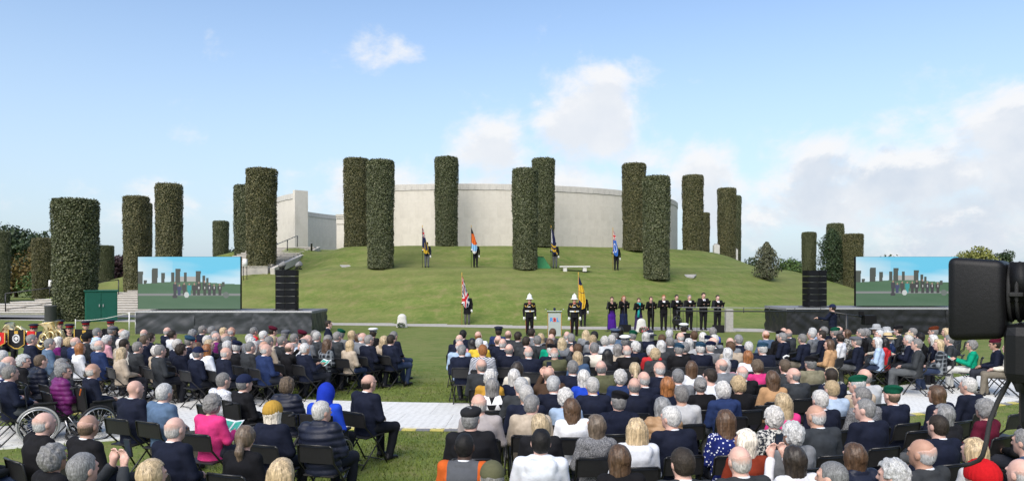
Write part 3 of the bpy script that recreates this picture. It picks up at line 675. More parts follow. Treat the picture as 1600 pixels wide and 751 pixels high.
SKIN = {'p': (.60, .37, .30), 'q': (.55, .335, .265), 't': (.43, .25, .18), 'k': (.055, .030, .020)}
HCOL = {'w': (.53, .52, .50), 'g': (.22, .215, .21), 'd': (.030, .022, .016), 'k': (.010, .009, .009), 'n': (.085, .048, .026), 'y': (.42, .32, .19), 'r': (.26, .105, .035), 'm': (.13, .095, .065), 'l': (.66, .60, .50)}
HST = {'s': 'short', 'b': 'fringe', 'B': None, 'x': 'crop', 'c': 'curly', 'o': 'bob', 'l': 'long', 'h': 'half', 'p': 'pony', 'u': 'bun'}
CC = {'nv': ((.0095, .0125, .027), 'navy'), 'nb': ((.018, .032, .092), 'blue'), 'bk': ((.010, .010, .012), 'black'), 'dg': ((.034, .038, .043), 'charcoal'), 'gy': ((.17, .18, .195), 'grey'), 'sb': ((.085, .135, .215), 'steel blue'), 'be': ((.43, .36, .28), 'beige'),
      'cr': ((.60, .56, .48), 'cream'), 'wh': ((.70, .72, .76), 'white'), 'pk': ((.62, .045, .20), 'hot pink'), 'lp': ((.58, .29, .33), 'pale pink'), 'pu': ((.13, .016, .115), 'purple'), 'bl': ((.015, .055, .42), 'royal blue'), 'lb': ((.36, .46, .60), 'light blue'),
      'rd': ((.50, .03, .035), 'red'), 'gn': ((.005, .30, .175), 'emerald green'), 'ol': ((.085, .09, .05), 'olive'), 'br': ((.062, .037, .024), 'brown'), 'ca': ((.40, .235, .12), 'camel'), 'ye': ((.48, .26, .04), 'mustard'), 'yl': ((.66, .46, .05), 'yellow'),
      'mr': ((.095, .010, .026), 'maroon'), 'or': ((.48, .10, .02), 'orange'), 'ru': ((.22, .034, .016), 'rust'), 'mv': ((.30, .275, .275), 'mauve grey'), 'lg': ((.45, .46, .47), 'light grey'), 'ky': ((.17, .16, .11), 'khaki'), 'dn': ((.05, .085, .15), 'denim blue'),
      'st': ('stripe', 'striped'), 'fs': ('finestripe', 'finely striped'), 'ch': ('check', 'plaid'), 'tw': ('tweed', 'grey tweed'), 'dt': ('dots', 'spotted navy'), 'fl': ('floral', 'floral'), 'pr': ('print', 'white printed'), 'tr': ('triangle', 'black-and-white patterned'), 'yo': ('yoke', 'orange and grey')}
YAWS = (-.55, -.22, 0., .22, .55)
_B, _T, _L = {}, {}, {}
def get_body(pose, fem, arms, yi, pitch=0.):
    k = (pose, fem, arms, yi, pitch)
    if k not in _B: _B[k] = body_mesh('body', joints(pose, fem, arms), YAWS[yi], pitch, fem)
    return _B[k]
def get_top(pose, fem, arms, style, var, patn=None, long=0., sleeve=1.):
    k = (pose, fem, arms, style, var, patn, long, sleeve)
    if k not in _T:
        base = {'suit': M_cloth, 'knit': M_knit, 'puff': M_puff, 'coat': M_cloth, 'hood': M_knit}[style]
        if patn and (pose, fem, arms, style, var, None, long, sleeve) in _T:
            me = _T[(pose, fem, arms, style, var, None, long, sleeve)].copy(); me.materials[0] = MATS['cloth_'+patn]
        else: me = top_mesh({'suit': 'suit_jacket', 'knit': 'top', 'puff': 'puffer_jacket', 'coat': 'coat', 'hood': 'hooded_top'}[style], joints(pose, fem, arms), style, fem, var*11, mats=MATS['cloth_'+patn] if patn else base, long=long, sleeve=sleeve, girth=1+.06*(var-.5))
        _T[k] = me
    return _T[k]
def get_leg(pose, fem, arms, kind='trousers'):
    k = (pose, fem, kind)
    if k not in _L: _L[k] = leg_mesh(kind, joints(pose, fem, arms), fem, kind)
    return _L[k]
TOPNAME = {'suit': 'suit_jacket', 'knit': 'jumper', 'puff': 'puffer_jacket', 'coat': 'coat', 'hood': 'hooded_jacket'}
TOPWORD = {'suit': 'suit', 'knit': 'top', 'puff': 'puffer jacket', 'coat': 'coat', 'hood': 'hooded top'}
def person(label, loc, rz, hair, cloth, style, pose='sit', fem=False, arms='lap', skin='p', hat=None, yi=2, legcol=None, legkind='trousers', sc=1., group=None, var=0, long=0., rng=random, collar=None, pitch=0.):
    t = thing('person', label, 'person', loc, rz, group, sc)
    bm_, HM = get_body(pose, fem, arms, yi, pitch)
    if pose == 'sit': t.rotation_euler = (R(rng.uniform(-2.5, 3.5)), R(rng.uniform(-2.5, 2.5)), rz)
    c = CC[cloth][0]; patn = c if isinstance(c, str) else None
    col = c if not patn else (.03, .035, .045)
    def j(q, s=.12):
        u = 1+rng.uniform(-s, s); w = rng.uniform(-.03, .03); return (q[0]*u*(1+w), q[1]*u, q[2]*u*(1-w))
    obj('body', bm_, t, color=j(SKIN[skin], .07))
    obj(TOPNAME[style], get_top(pose, fem, arms, style, var, patn, long), t, color=j(col))
    obj(legkind, get_leg(pose, fem, arms, legkind), t, color=legcol or j((.02, .022, .03), .4))
    J = joints(pose, fem, arms)
    if legkind != 'gown':
        for n in 'LR': obj('shoe', SHOE, t, loc=tuple(J['an'+n]*V3(1, 1, 0)))
    if (collar is None and style == 'suit' and not fem) or collar:
        o = obj('shirt_collar', COLLAR, t, loc=tuple(J['neck']+V3(0, .012, .028))); o.rotation_euler = (R(-14), 0, 0)
    st = HST[hair[0]]
    if st and not (hat in ('hb',)):
        o = obj('hair', HAIR[st][rng.randrange(2)], t, color=j(HCOL[hair[1]], .14)); o.matrix_local = HM
    if hat:
        k, hc = HATCOL[hat]; o = obj(HATNAME[k], HATMESH[hat], t, color=None if isinstance(hc, str) else hc); o.matrix_local = HM
    return t

# ------------------------------------------------------------------ clipped hedge columns
def leaf_quads(P, N, size, rng, tilt=.9):
    n = len(P); N = N+rng.normal(size=(n, 3))*tilt; N /= np.linalg.norm(N, axis=1)[:, None]
    A = rng.normal(size=(n, 3)); U = np.cross(N, A); U /= np.linalg.norm(U, axis=1)[:, None]; Wv = np.cross(N, U)
    L = (size*(.7+.6*rng.rand(n)))[:, None]
    V = np.stack([P-U*L*.5, P-Wv*L*.30, P+U*L*.5, P+Wv*L*.30], 1).reshape(-1, 3)
    return V, np.arange(4*n).reshape(-1, 4)
def column_mesh(seed, leafmat, n=24000, dome=.12, sparse=0.):
    """unit: radius 1, height 1 stretched by the object; leaves sized for 0.95 x 7 m"""
    rng = np.random.RandomState(seed); r0, H = .95, 7.0
    th = rng.rand(n)*2*math.pi; z = rng.rand(n)*H
    rad = r0*(.93+.09*(z/H))*(1+.018*np.sin(3*th+z*1.3+seed)+.02*np.sin(7*th-z*2.1)+.012*np.sin(z*6+th*2))+rng.normal(size=n)*.022-np.abs(rng.normal(size=n))*.03
    rad = rad-np.clip((z-H+dome)/dome, 0, 1)**2*dome*1.1
    P = np.stack([rad*np.cos(th), rad*np.sin(th), z], -1); N = np.stack([np.cos(th), np.sin(th), .25+0*z], -1)
    m_ = n//9; a = rng.rand(m_)*2*math.pi; q = r0*.98*np.sqrt(rng.rand(m_)); zt = H+.05*rng.normal(size=m_)-dome*.4*(q/r0)**4
    P2 = np.stack([q*np.cos(a), q*np.sin(a), zt], -1); N2 = np.stack([0*a, 0*a, 1+0*a], -1)
    k = n//120; a3 = rng.rand(k)*2*math.pi; z3 = H*(.45+.55*rng.rand(k)); r3 = r0*(1.02+.07*rng.rand(k))
    P3 = np.stack([r3*np.cos(a3), r3*np.sin(a3), z3], -1); N3 = np.stack([np.cos(a3), np.sin(a3), .2+0*a3], -1)
    PP = np.concatenate([P, P2, P3]); V, Q = leaf_quads(PP, np.concatenate([N, N2, N3]), .092, rng)
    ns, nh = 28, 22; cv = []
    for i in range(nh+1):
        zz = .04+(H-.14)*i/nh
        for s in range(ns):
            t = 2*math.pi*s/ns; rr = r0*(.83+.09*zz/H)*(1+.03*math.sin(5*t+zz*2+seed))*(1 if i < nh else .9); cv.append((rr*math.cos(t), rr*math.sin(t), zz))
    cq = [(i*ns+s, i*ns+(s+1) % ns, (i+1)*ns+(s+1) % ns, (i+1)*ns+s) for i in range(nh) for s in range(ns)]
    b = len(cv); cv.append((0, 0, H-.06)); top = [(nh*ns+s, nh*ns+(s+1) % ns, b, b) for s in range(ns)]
    tri_c = [q_ for q_ in cq]
    V2 = np.array(cv, float); o = len(V)
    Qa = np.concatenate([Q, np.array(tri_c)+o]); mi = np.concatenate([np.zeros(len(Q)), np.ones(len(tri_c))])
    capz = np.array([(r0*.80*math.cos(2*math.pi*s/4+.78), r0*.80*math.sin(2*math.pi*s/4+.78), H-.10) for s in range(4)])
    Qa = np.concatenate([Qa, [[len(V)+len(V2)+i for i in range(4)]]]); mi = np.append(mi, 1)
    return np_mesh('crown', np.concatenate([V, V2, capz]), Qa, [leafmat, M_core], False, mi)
COLM = [column_mesh(1, M_holm), column_mesh(2, M_holm), column_mesh(3, M_holm2), column_mesh(4, M_holm2), column_mesh(5, M_holm, dome=.3)]
m = MB(); m.tube([(0, 0, -.3), (0, 0, 1.2), (.03, 0, 3.5), (0, .02, 5.6)], [.16, .14, .09, .04], 10)
for i in range(5):
    a = i*1.3; m.tube([(0, 0, 1.2+i*.8), (.4*math.cos(a), .4*math.sin(a), 2.0+i*.8)], [.05, .02], 6)
TRUNK = m.mesh('trunk', M_bark)
cols = [  # x0, x1, top row, depth, mesh, what tells it apart
    (85, 151, 313, 45.0, 0, 'broad dark clipped hedge column beside the green metal cabinet'), (194, 232, 308, 60, 2, 'clipped hedge column just behind the near video screen, further from the wall'), (212, 237, 318, 67, 3, 'clipped hedge column almost hidden behind the one over the screen edge'),
    (244, 284, 289, 57, 2, 'tall clipped hedge column rising over the middle of the near-side screen'), (333, 357, 346, 95, 1, 'small distant clipped hedge column above the corner of the screen'), (366, 404, 291, 62, 1, 'clipped hedge column behind the one beside the upper steps'),
    (385, 432, 265, 52.6, 2, 'thick clipped hedge column beside the upper steps and white lamp'), (537, 576, 249, 59.3, 3, 'bronze clipped hedge column close to the end of the ring wall'), (573, 616, 252, 50.5, 0, 'clipped hedge column on the terrace with a ragged top corner'),
    (679, 716, 247, 57.3, 1, 'clipped hedge column before the wall between two flag bearers'), (800, 841, 265, 49.6, 0, 'clipped hedge column on the terrace beside the green tarpaulin'), (831, 867, 249, 57.6, 1, 'clipped hedge column at the wall behind the flag bearer by the bench'),
    (972, 1009, 257, 59.5, 3, 'dark clipped hedge column at the wall beyond the light blue flag'), (1004, 1047, 277, 49.6, 0, 'clipped hedge column on the terrace above the singers'), (1066, 1099, 275, 69, 3, 'clipped hedge column at the far curved end of the wall'),
    (1090, 1109, 333, 88, 2, 'short far clipped hedge column behind the wall end'), (1121, 1150, 295, 80, 2, 'clipped hedge column on the crest with a small white stone at its foot'), (1139, 1158, 307, 86, 1, 'slim clipped hedge column peeping out on the crest, last before the slope'),
    (1253, 1275, 363, 70, 4, 'slim round-topped hedge column behind the far loudspeaker'), (1292, 1318, 350, 82, 4, 'tallest of the three hedge columns near the far screen'), (1318, 1348, 366, 66, 3, 'stout round-topped hedge column beside the far screen edge'),
    (52, 88, 373, 65, 2, 'clipped hedge column above the lower stone steps'), (150, 177, 384, 76, 1, 'low far hedge column behind the grass slope by the cabinet'), (-12, 14, 362, 60, 0, 'clipped hedge column cut by the picture edge near the trees')]
for i, (x0, x1, yt, d, k, lab) in enumerate(cols):
    X = at((x0+x1)/2, d); z0 = gz(X, d)-.03; H = CAMZ+(HOR-yt)/F*d-z0; rad = (x1-x0)/2/F*d
    t = thing('hedge_column', lab, 'hedge column', (X, d, z0), i*2.39, 'clipped hedge columns round the memorial'); 
    o = obj('crown', COLM[k], t); o.scale = (rad/.97, rad/.97, H/7.0)
    o = obj('trunk', TRUNK, t); o.scale = (rad/.97, rad/.97, H/7.0)

# ------------------------------------------------------------------ ring wall of pale stone
WR, WT = 21.8, 1.0; WZ0, WZ1 = 4.75, 10.25
def arc_block(r0, r1, z0, z1, da, seg=3, bev=.0025):
    """block of the ring centred on angle 0 (towards -y), mesh around the ring's axis"""
    m_ = MB(); a0, a1 = -da/2, da/2; vs = []
    for i in range(seg+1):
        a = a0+(a1-a0)*i/seg; s, c = math.sin(a), -math.cos(a)
        e = bev if i in (0, seg) else 0
        for (r, z) in ((r1-e, z0), (r1, z0+bev), (r1, z1-bev), (r1-bev-e, z1), (r0, z1), (r0, z0)): vs.append((r*s, r*c, z))
    fs = []
    for i in range(seg):
        for k in range(6): a = i*6+k; b = i*6+(k+1) % 6; fs.append((a, a+6, b+6, b))
    fs += [tuple(range(6)), tuple(range(seg*6+5, seg*6-1, -1))]
    m_.add(vs, fs); return m_
def ring_wall(name, label, phi0, phi1, cope0=None):
    t = thing(name, label, 'wall', (HC[0], HC[1], 0))
    L = abs(R(phi1-phi0)); nblk = max(1, round(L*WR/1.35)); da = (R(phi1)-R(phi0))/nblk; jt = .003/WR
    zs = [WZ0, 6.15, 7.45, 8.70, 9.72]
    for ci in range(4):
        off = 0
        me = arc_block(WR-WT, WR, zs[ci], zs[ci+1]-.002, abs(da)-jt).mesh('stone_block', M_stone)
        half = arc_block(WR-WT, WR, zs[ci], zs[ci+1]-.002, abs(da)/2-jt).mesh('stone_block', M_stone)
        if ci % 2 == 0: angs = [(R(phi0)+da*(k+.5), me) for k in range(nblk)]
        else: angs = [(R(phi0)+da*.25, half)]+[(R(phi0)+da*(k+1), me) for k in range(nblk-1)]+[(R(phi1)-da*.25, half)]
        for a, mm in angs: obj('stone_block', mm, t, rot=(0, 0, a))
    nc = max(1, round(L*WR/1.75)); dc = (R(phi1)-R(phi0))/nc
    me = arc_block(WR-WT-.05, WR+.045, 9.745, WZ1, abs(dc)-jt, bev=.02).mesh('coping_stone', M_coping)
    for k in range(nc): obj('coping_stone', me, t, rot=(0, 0, R(phi0)+dc*(k+.5)))
    core = arc_block(WR-WT+.05, WR-.03, WZ0+.01, WZ1-.05, L*.998, seg=60).build('wall_core', M_coping, t, rot=(0, 0, (R(phi0)+R(phi1))/2))
    return t
ring_wall('memorial_wall', 'long curved pale stone wall with weathered coping on the grass mound', -25, 150)
wl = ring_wall('memorial_wall', 'short curved end of pale stone wall beside the upper steps and handrail', -128, -47.2)
a = R(-46.3); b = MB(); b.box((0, 0, 0), (.42, 1.3, 5.75), 0, None, .01)
o = b.build('end_pier', M_stone, wl); o.location = ((WR-.45)*math.sin(a), -(WR-.45)*math.cos(a), WZ0+2.86); o.rotation_euler = (0, 0, a)
# inner wall with moulded cornice seen through the opening
t = thing('inner_wall', 'lower pale stone wall with moulded cornice seen through the gap', 'wall', (-20.5, 86.5, 4.8), R(-6))
W_ = 13.0
for k in range(8): MB().box((k*1.62+.81, 0, 1.35), (1.61, .8, 2.7), 0, None, .006).build('stone_block', M_stone, t); MB().box((k*1.62+.81, 0, 3.32), (1.61, .8, 1.235), 0, None, .006).build('stone_block', M_stone, t)
for (z, h_, d_) in ((3.99, .10, .95), (4.30, .50, .86), (4.66, .20, 1.02), (4.86, .19, 1.2), (5.02, .12, 1.32)): MB().box((6.48, 0, z), (13.0, d_, h_), 0, None, .02).build('cornice_course', M_stone, t)
MB().box((2.3, -.42, 2.0), (1.5, .12, 3.9), 0, None, .01).build('pilaster', M_stone, t)
# low stones along the crest
for (x, y0, y1, d, w, lab) in ((1119, 381, 392, 76, 9, 'small white stone block on the crest beside a hedge column'), (1150, 388, 397, 80, 5, 'tiny white stone at the foot of the last crest hedge')):
    z = gz(at(x, d), d); t = thing('stone_block', lab, 'stone', (at(x, d), d, z-.1)); h_ = max(.5, (HOR-y0)/F*d+CAMZ-z)
    wd = w/F*d; MB().box((0, 0, h_/2), (wd, wd, h_), 0, None, .05).build('block', M_riser, t); MB().box((0, 0, h_+.06), (wd*.6, wd*.6, .12), 0, None, .02).build('cap', M_concrete, t)

# ------------------------------------------------------------------ stone steps
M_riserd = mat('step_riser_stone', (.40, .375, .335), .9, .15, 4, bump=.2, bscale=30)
t = thing('stone_steps', 'wide pale stone steps climbing behind the bin and green cabinet', 'steps', (0, 0, 0))
for k in range(12):
    xl, xr = -43+k*1.35, -20.5-k*.12; y0 = 52.0+k*.78; z1 = .155*(k+1)
    for s in range(6):
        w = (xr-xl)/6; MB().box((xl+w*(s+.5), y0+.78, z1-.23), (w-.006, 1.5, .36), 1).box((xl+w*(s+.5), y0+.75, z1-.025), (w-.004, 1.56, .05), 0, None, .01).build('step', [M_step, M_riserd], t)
t2 = thing('upper_steps', 'pale stone steps rising to the gap in the curved wall', 'steps', (0, 0, 0))
for k in range(13):
    y0 = 51.2+k*.9; z1 = 3.24+.145*(k+1); xl = -21.5-k*.0; xr = -17.0+k*.03
    for s in range(3):
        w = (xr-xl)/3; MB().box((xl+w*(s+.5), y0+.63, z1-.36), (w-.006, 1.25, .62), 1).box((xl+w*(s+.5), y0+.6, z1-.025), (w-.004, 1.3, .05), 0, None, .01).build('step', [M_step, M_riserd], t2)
MB().box((-16.66, 57.3, 3.98), (.3, 12.4, .5), 0, Matrix.Rotation(R(9.0), 3, 'X')).build('edge_kerb', M_step, t2)
def rail(lab, pts, h=.95):
    t_ = thing('handrail', lab, 'handrail', pts[0]); b0 = Vector(pts[0]); q = [Vector(p)-b0 for p in pts]
    MB().tube([v+Vector((0, 0, h)) for v in q], .035, 8).build('top_rail', M_tube, t_); MB().tube([v+Vector((0, 0, h*.12)) for v in q[-3:]], .025, 6).build('lower_rail', M_tube, t_)
    for v in q: MB().tube([v+Vector((0, 0, -.1)), v+Vector((0, 0, h))], .04, 8).build('post', M_tube, t_)
rail('dark metal handrail up the steps beside the end of the wall', [(-17.9, 53.2, 3.45), (-18.0, 56.2, 3.95), (-18.1, 59.3, 4.45), (-18.2, 62.4, 4.95)], 1.15)
rail('dark handrail climbing the lower steps near the bin', [(-36.2, 52.6, .155), (-33.9, 55.2, .62), (-31.0, 58.0, 1.1)], 1.3)
rail('dark handrail on the slope just above the cabinet', [(-27.3, 55.5, .62), (-25.2, 59.3, 1.4), (-23.4, 62.0, 1.75)], 1.2)
for (x, d, lab) in ((-36.0, 57.5, 'white boxy lamp on legs among the lower steps'), (at(383, 50.2), 50.2, 'white boxy lamp beside the thick hedge column')):
    z = gz(x, d); z = max(z, .155*6 if x < -30 else 0); t = thing('lamp_box', lab, 'lamp', (x, d, z))
    MB().lathe([(.21, 0), (.17, .5)], 4, (0, 0, .95), 0, Matrix.Rotation(R(45), 3, 'Z')).build('lamp_head', M_white, t)
    for s in (-1, 1): MB().tube([(s*.12, 0, 0), (s*.12, 0, .96)], .025, 6).build('leg', M_tube, t)
for (x, y, d, lab) in ((670/5.365+360, 0, 60, 'short dark bollard beside the top of the upper steps'), (427/5.365+360, 0, 51.0, 'short dark bollard at the foot of the upper steps')):
    X = at(x, d); t = thing('bollard_light', lab, 'bollard', (X+.1, d, gz(X, d)-.05)); MB().lathe([(.075, 0), (.075, .62), (.085, .64), (.085, .7), (.06, .72)], 14).build('post', M_tube, t); MB().lathe([(.0855, .645), (.0865, .67), (.0855, .695)], 14).build('light_band', M_edge, t)
# plaques let into the grass
for (x, y, d, rz, lab) in ((544, 408, 53.0, .5, 'flat stone plaque in the grass beyond the steps'), (1075, 414, 51.5, -.5, 'flat stone plaque in the grass beside the terrace hedge')):
    X = at(x, d); s = (gz(X, d+.4)-gz(X, d-.4))/.8; t = thing('plaque', lab, 'plaque', (X, d, gz(X, d)-.01), rz); t.rotation_euler = (math.atan(s), 0, rz)
    MB().box((0, 0, 0), (1.0, .8, .08), 0, None, .02).build('slab', M_concrete, t); MB().box((0, 0, .042), (.8, .6, .02), 0, None, .005).build('panel', M_path, t)

# ------------------------------------------------------------------ trees and shrubs
def tree(lab, X, Y, h_, w, lm, seed, n=2600, trunk=.28, leaf=.34, cat='tree', group=None, z=None, conic=0.):
    rng = np.random.RandomState(seed); z = gz(X, Y) if z is None else z
    t = thing('tree' if cat == 'tree' else 'shrub', lab, cat, (X, Y, z-.05), 0, group)
    b = MB(); th = h_*trunk; b.tube([(0, 0, -.2), (.05*h_*.2, 0, th), (0, .03*h_*.2, h_*.75)], [h_*.028+.02, h_*.02+.015, .01], 8)
    cl = []; nc = 24 if cat == 'tree' else 10; n = int(n*1.9) if cat == 'tree' else n
    for i in range(nc):
        a = rng.rand()*6.28; zz = th+(h_-th)*(.12+.78*rng.rand()); k = (1-((zz-th)/(h_-th)-.4)**2*1.6) if not conic else (1-conic*(zz-th)/(h_-th)); q = w/2*max(.12, k)*(.25+.55*rng.rand())
        c = np.array((q*math.cos(a), q*math.sin(a), zz)); cl.append((c, w*(.16+.13*rng.rand())))
        b.tube([(0, 0, max(th*.7, zz-h_*.2)), tuple(c)], [h_*.010+.01, .008], 5)
    b.build('trunk', M_bark, t)
    Ps = []; Ns = []
    if cat == 'shrub':
        k = n; z_ = (rng.rand(k)**.85)*h_; pr = w/2*np.clip(np.sqrt(np.clip(z_/(h_*.16), 0, 1))*(1-conic*np.clip(z_/h_-.2, 0, 1)), .1, 1)*np.clip((1.04-z_/h_)*3.2, .12, 1); a_ = rng.rand(k)*6.28
        pr = pr*(1+.22*np.sin(3*a_+z_*3.1+seed)+.15*np.sin(7*a_-z_*5)+.12*rng.normal(size=k)); q_ = pr*rng.rand(k)**.4; Ps.append(np.stack([q_*np.cos(a_), q_*np.sin(a_), z_], -1)); Ns.append(np.stack([np.cos(a_), np.sin(a_), .4+0*a_], -1)); cl = []
    for c, r in cl:
        k = n//nc; d = rng.normal(size=(k, 3)); d /= np.linalg.norm(d, axis=1)[:, None]; q = r*(.55+.55*rng.rand(k)**.6); Ps.append(c+d*q[:, None]*np.array((1, 1, .8))); Ns.append(d)
    V, Q = leaf_quads(np.concatenate(Ps), np.concatenate(Ns), leaf, rng)
    obj('crown', np_mesh('crown', V, Q, lm), t); return t
tree('dark green tree at the picture edge behind the hedge columns', -62, 92, 8.6, 8, M_leafd, 11, 3600, .2, .4)
tree('dark green tree rising over the coppery tree', -57, 90, 7.4, 6.5, M_leafd, 12, 3000, .2, .4)
tree('coppery brown tree between the hedge columns by the steps', -50.5, 80, 6.9, 6.2, M_leafo, 13, 3400, .15, .34)
tree('low coppery tree under the dark trees by the steps', -55, 78, 5.4, 6.5, M_leafo, 14, 3000, .12, .34)
tree('green undergrowth tree behind the lower handrail', -48, 77, 3.2, 6.0, M_leafg, 15, 2400, .1, .3)
tree('purple-leaved shrub on the skyline beside the cabinet column', at(186, 90), 90, 3.6, 4.0, M_leafp, 16, 1800, .1, .3, z=1.4)
tree('far dark green tree under the small distant hedge column', at(362, 125), 125, 7.0, 6, M_leafd, 17, 1500, .15, .45)
tree('rounded green bush on the skyline behind the slope', at(1238, 100), 100, 4.6, 6.0, M_leafg, 18, 2600, .08, .36)
tree('dark far bush on the skyline beside the pale shrub', at(1181, 110), 110, 5.3, 4.0, M_leafd, 19, 1500, .1, .36)
tree('green bush between the two stout hedge columns near the far screen', at(1318, 95), 95, 4.2, 5.0, M_leafg, 20, 2000, .08, .36)
tree('yellow-green treetop over the far screen corner', at(1520, 130), 130, 7.2, 8.0, M_leafy, 21, 3000, .2, .45)
tree('small dark treetop beside the video camera', at(1566, 150), 150, 7.6, 5.0, M_leafd, 22, 1500, .2, .45)
tree('far green tree behind the far screen', at(1400, 140), 140, 6.0, 8.0, M_leafd, 23, 1500, .2, .45)
tree('pale uneven shrub standing alone on the grass slope', at(1198, 55), 55, 2.85, 1.75, M_leafs, 24, 5200, .06, .13, 'shrub', conic=.45)
tree('dark bushy evergreen against the tallest far hedge column', at(1300, 67.5), 67.5, 4.9, 2.3, M_leafd, 25, 7000, .04, .17, 'shrub', conic=.15)

# ------------------------------------------------------------------ stages, screens, loudspeakers
def screen_mesh(w, h_):
    nx, nz = 216, 114; rng = np.random.RandomState(3)
    u = (np.arange(nx)+.5)/nx; v = (np.arange(nz)+.5)/nz; U, Vv = np.meshgrid(u, v, indexing='ij')
    n1 = vnoise((U*4, Vv*6, 0*U), 3, 4)+.6*vnoise((U*9, Vv*12, 0*U), 3, 9)
    col = np.zeros((nx, nz, 3)); skyb = np.array((.10, .46, .66)); pale = np.array((.50, .62, .68))
    k = np.clip((.62-U)*1.6+.8*(.8-Vv)+.35*n1, 0, 1)[..., None]*np.where(U < .34, 1, .55)[..., None]
    col[:] = skyb*(1-k)+pale*k
    k2 = np.clip((U-.62)*2-(Vv-.62)*3+.25*n1, 0, .8)[..., None]; col = col*(1-k2)+np.array((.55, .66, .72))*k2
    hillv = .47+.06*np.exp(-((U-.45)/.35)**2); hill = Vv < hillv; gcol = np.array((.045, .115, .055))+.012*n1[..., None]
    wall = (Vv > hillv) & (Vv < .62) & (U > .36) & (U < .60); col[wall] = (.33, .33, .32)
    col[hill] = gcol[hill]; path = (Vv > .25) & (Vv < .295); col[path] = (.17, .18, .18); fg = Vv <= .25; col[fg] = gcol[fg]*.92
    hed = [(0, .045, .48, .72), (.055, .085, .48, .55), (.135, .19, .49, .78), (.225, .26, .5, .69), (.325, .355, .52, .70), (.365, .41, .5, .77), (.45, .475, .52, .70), (.565, .61, .5, .73), (.63, .655, .5, .64), (.665, .69, .5, .60), (.82, .845, .43, .52)]
    for (a, b, lo, hi) in hed: col[(U > a+.006*(Vv-lo)) & (U < b+.02*(Vv-lo)) & (Vv > lo) & (Vv < hi)] = (.035, .045, .035)
    cols_ = [(.02, .02, .03), (.02, .03, .09), (.03, .03, .03), (.01, .22, .22), (.02, .02, .02), (.02, .02, .02), (.02, .025, .02), (.02, .02, .03), (.015, .015, .02), (.02, .02, .02)]
    for i in range(10):
        xc = .355+i*.049+.004*rng.randn(); hh = .50+.02*rng.randn()
        bd = (np.abs(U-xc) < .014+.007*(Vv > .36)) & (Vv > .265) & (Vv < hh-.03); col[bd] = cols_[i]
        col[((U-xc)/.0075)**2+((Vv-hh+.012)/.02)**2 < 1] = (.32, .19, .15)
        col[(np.abs(U-xc) < .005) & (np.abs(Vv-.41) < .02)] = (.4, .4, .4) if i > 4 else cols_[i]
    col[((U-.475)/.024)**2+((Vv-.27)/.055)**2 < 1] = (.45, .47, .46); col[(np.abs(U-.36) < .022) & (np.abs(Vv-.235) < .025)] = (.02, .02, .025); col[((U-.86)/.03)**2+((Vv-.27)/.06)**2 < 1] = (.10, .12, .11)
    X, Z = np.meshgrid(np.linspace(-w/2, w/2, nx+1), np.linspace(0, h_, nz+1), indexing='ij'); idx = np.arange((nx+1)*(nz+1)).reshape(nx+1, nz+1)
    Q = np.stack([idx[:-1, :-1], idx[1:, :-1], idx[1:, 1:], idx[:-1, 1:]], -1).reshape(-1, 4)
    me = np_mesh('display', np.stack([X, 0*X, Z], -1).reshape(-1, 3), Q, M_screen)
    at_ = me.color_attributes.new('picture', 'FLOAT_COLOR', 'CORNER'); c4 = np.concatenate([col.reshape(-1, 3), np.ones((nx*nz, 1))], 1).repeat(4, 0)
    at_.data.foreach_set('color', c4.astype(np.float32).ravel()); return me
M_screen = bpy.data.materials.new('led_screen'); M_screen.use_nodes = True; T = NT(M_screen.node_tree); b = T.n['Principled BSDF']; b.inputs['Base Color'].default_value = (.02, .02, .02, 1); b.inputs['Roughness'].default_value = .6
vc = T.node('ShaderNodeVertexColor', layer_name='picture'); T.put(b.inputs['Emission Color'], vc.outputs[0]); b.inputs['Emission Strength'].default_value = .66
def skirt_panel(w, h_, seed):
    nx, nz = 46, 14; rng = np.random.RandomState(seed); X, Z = np.meshgrid(np.linspace(0, w, nx+1), np.linspace(0, h_, nz+1), indexing='ij')
    sag = .035*vnoise((X*1.0, Z*1.0, 0*X), 5.5, seed)+.040*vnoise((X+Z*1.1, Z-X*.4, 0*X), 10, seed+2)+.030*np.abs(vnoise((X-Z*1.4, Z, 0*X), 15, seed+4)); fade = np.clip((h_-Z)/.15, 0, 1)
    Y = -.05+sag*fade; idx = np.arange((nx+1)*(nz+1)).reshape(nx+1, nz+1); Q = np.stack([idx[:-1, :-1], idx[1:, :-1], idx[1:, 1:], idx[:-1, 1:]], -1).reshape(-1, 4)
    return np_mesh('skirt_panel', np.stack([X, Y, Z], -1).reshape(-1, 3), Q, M_skirt, True)
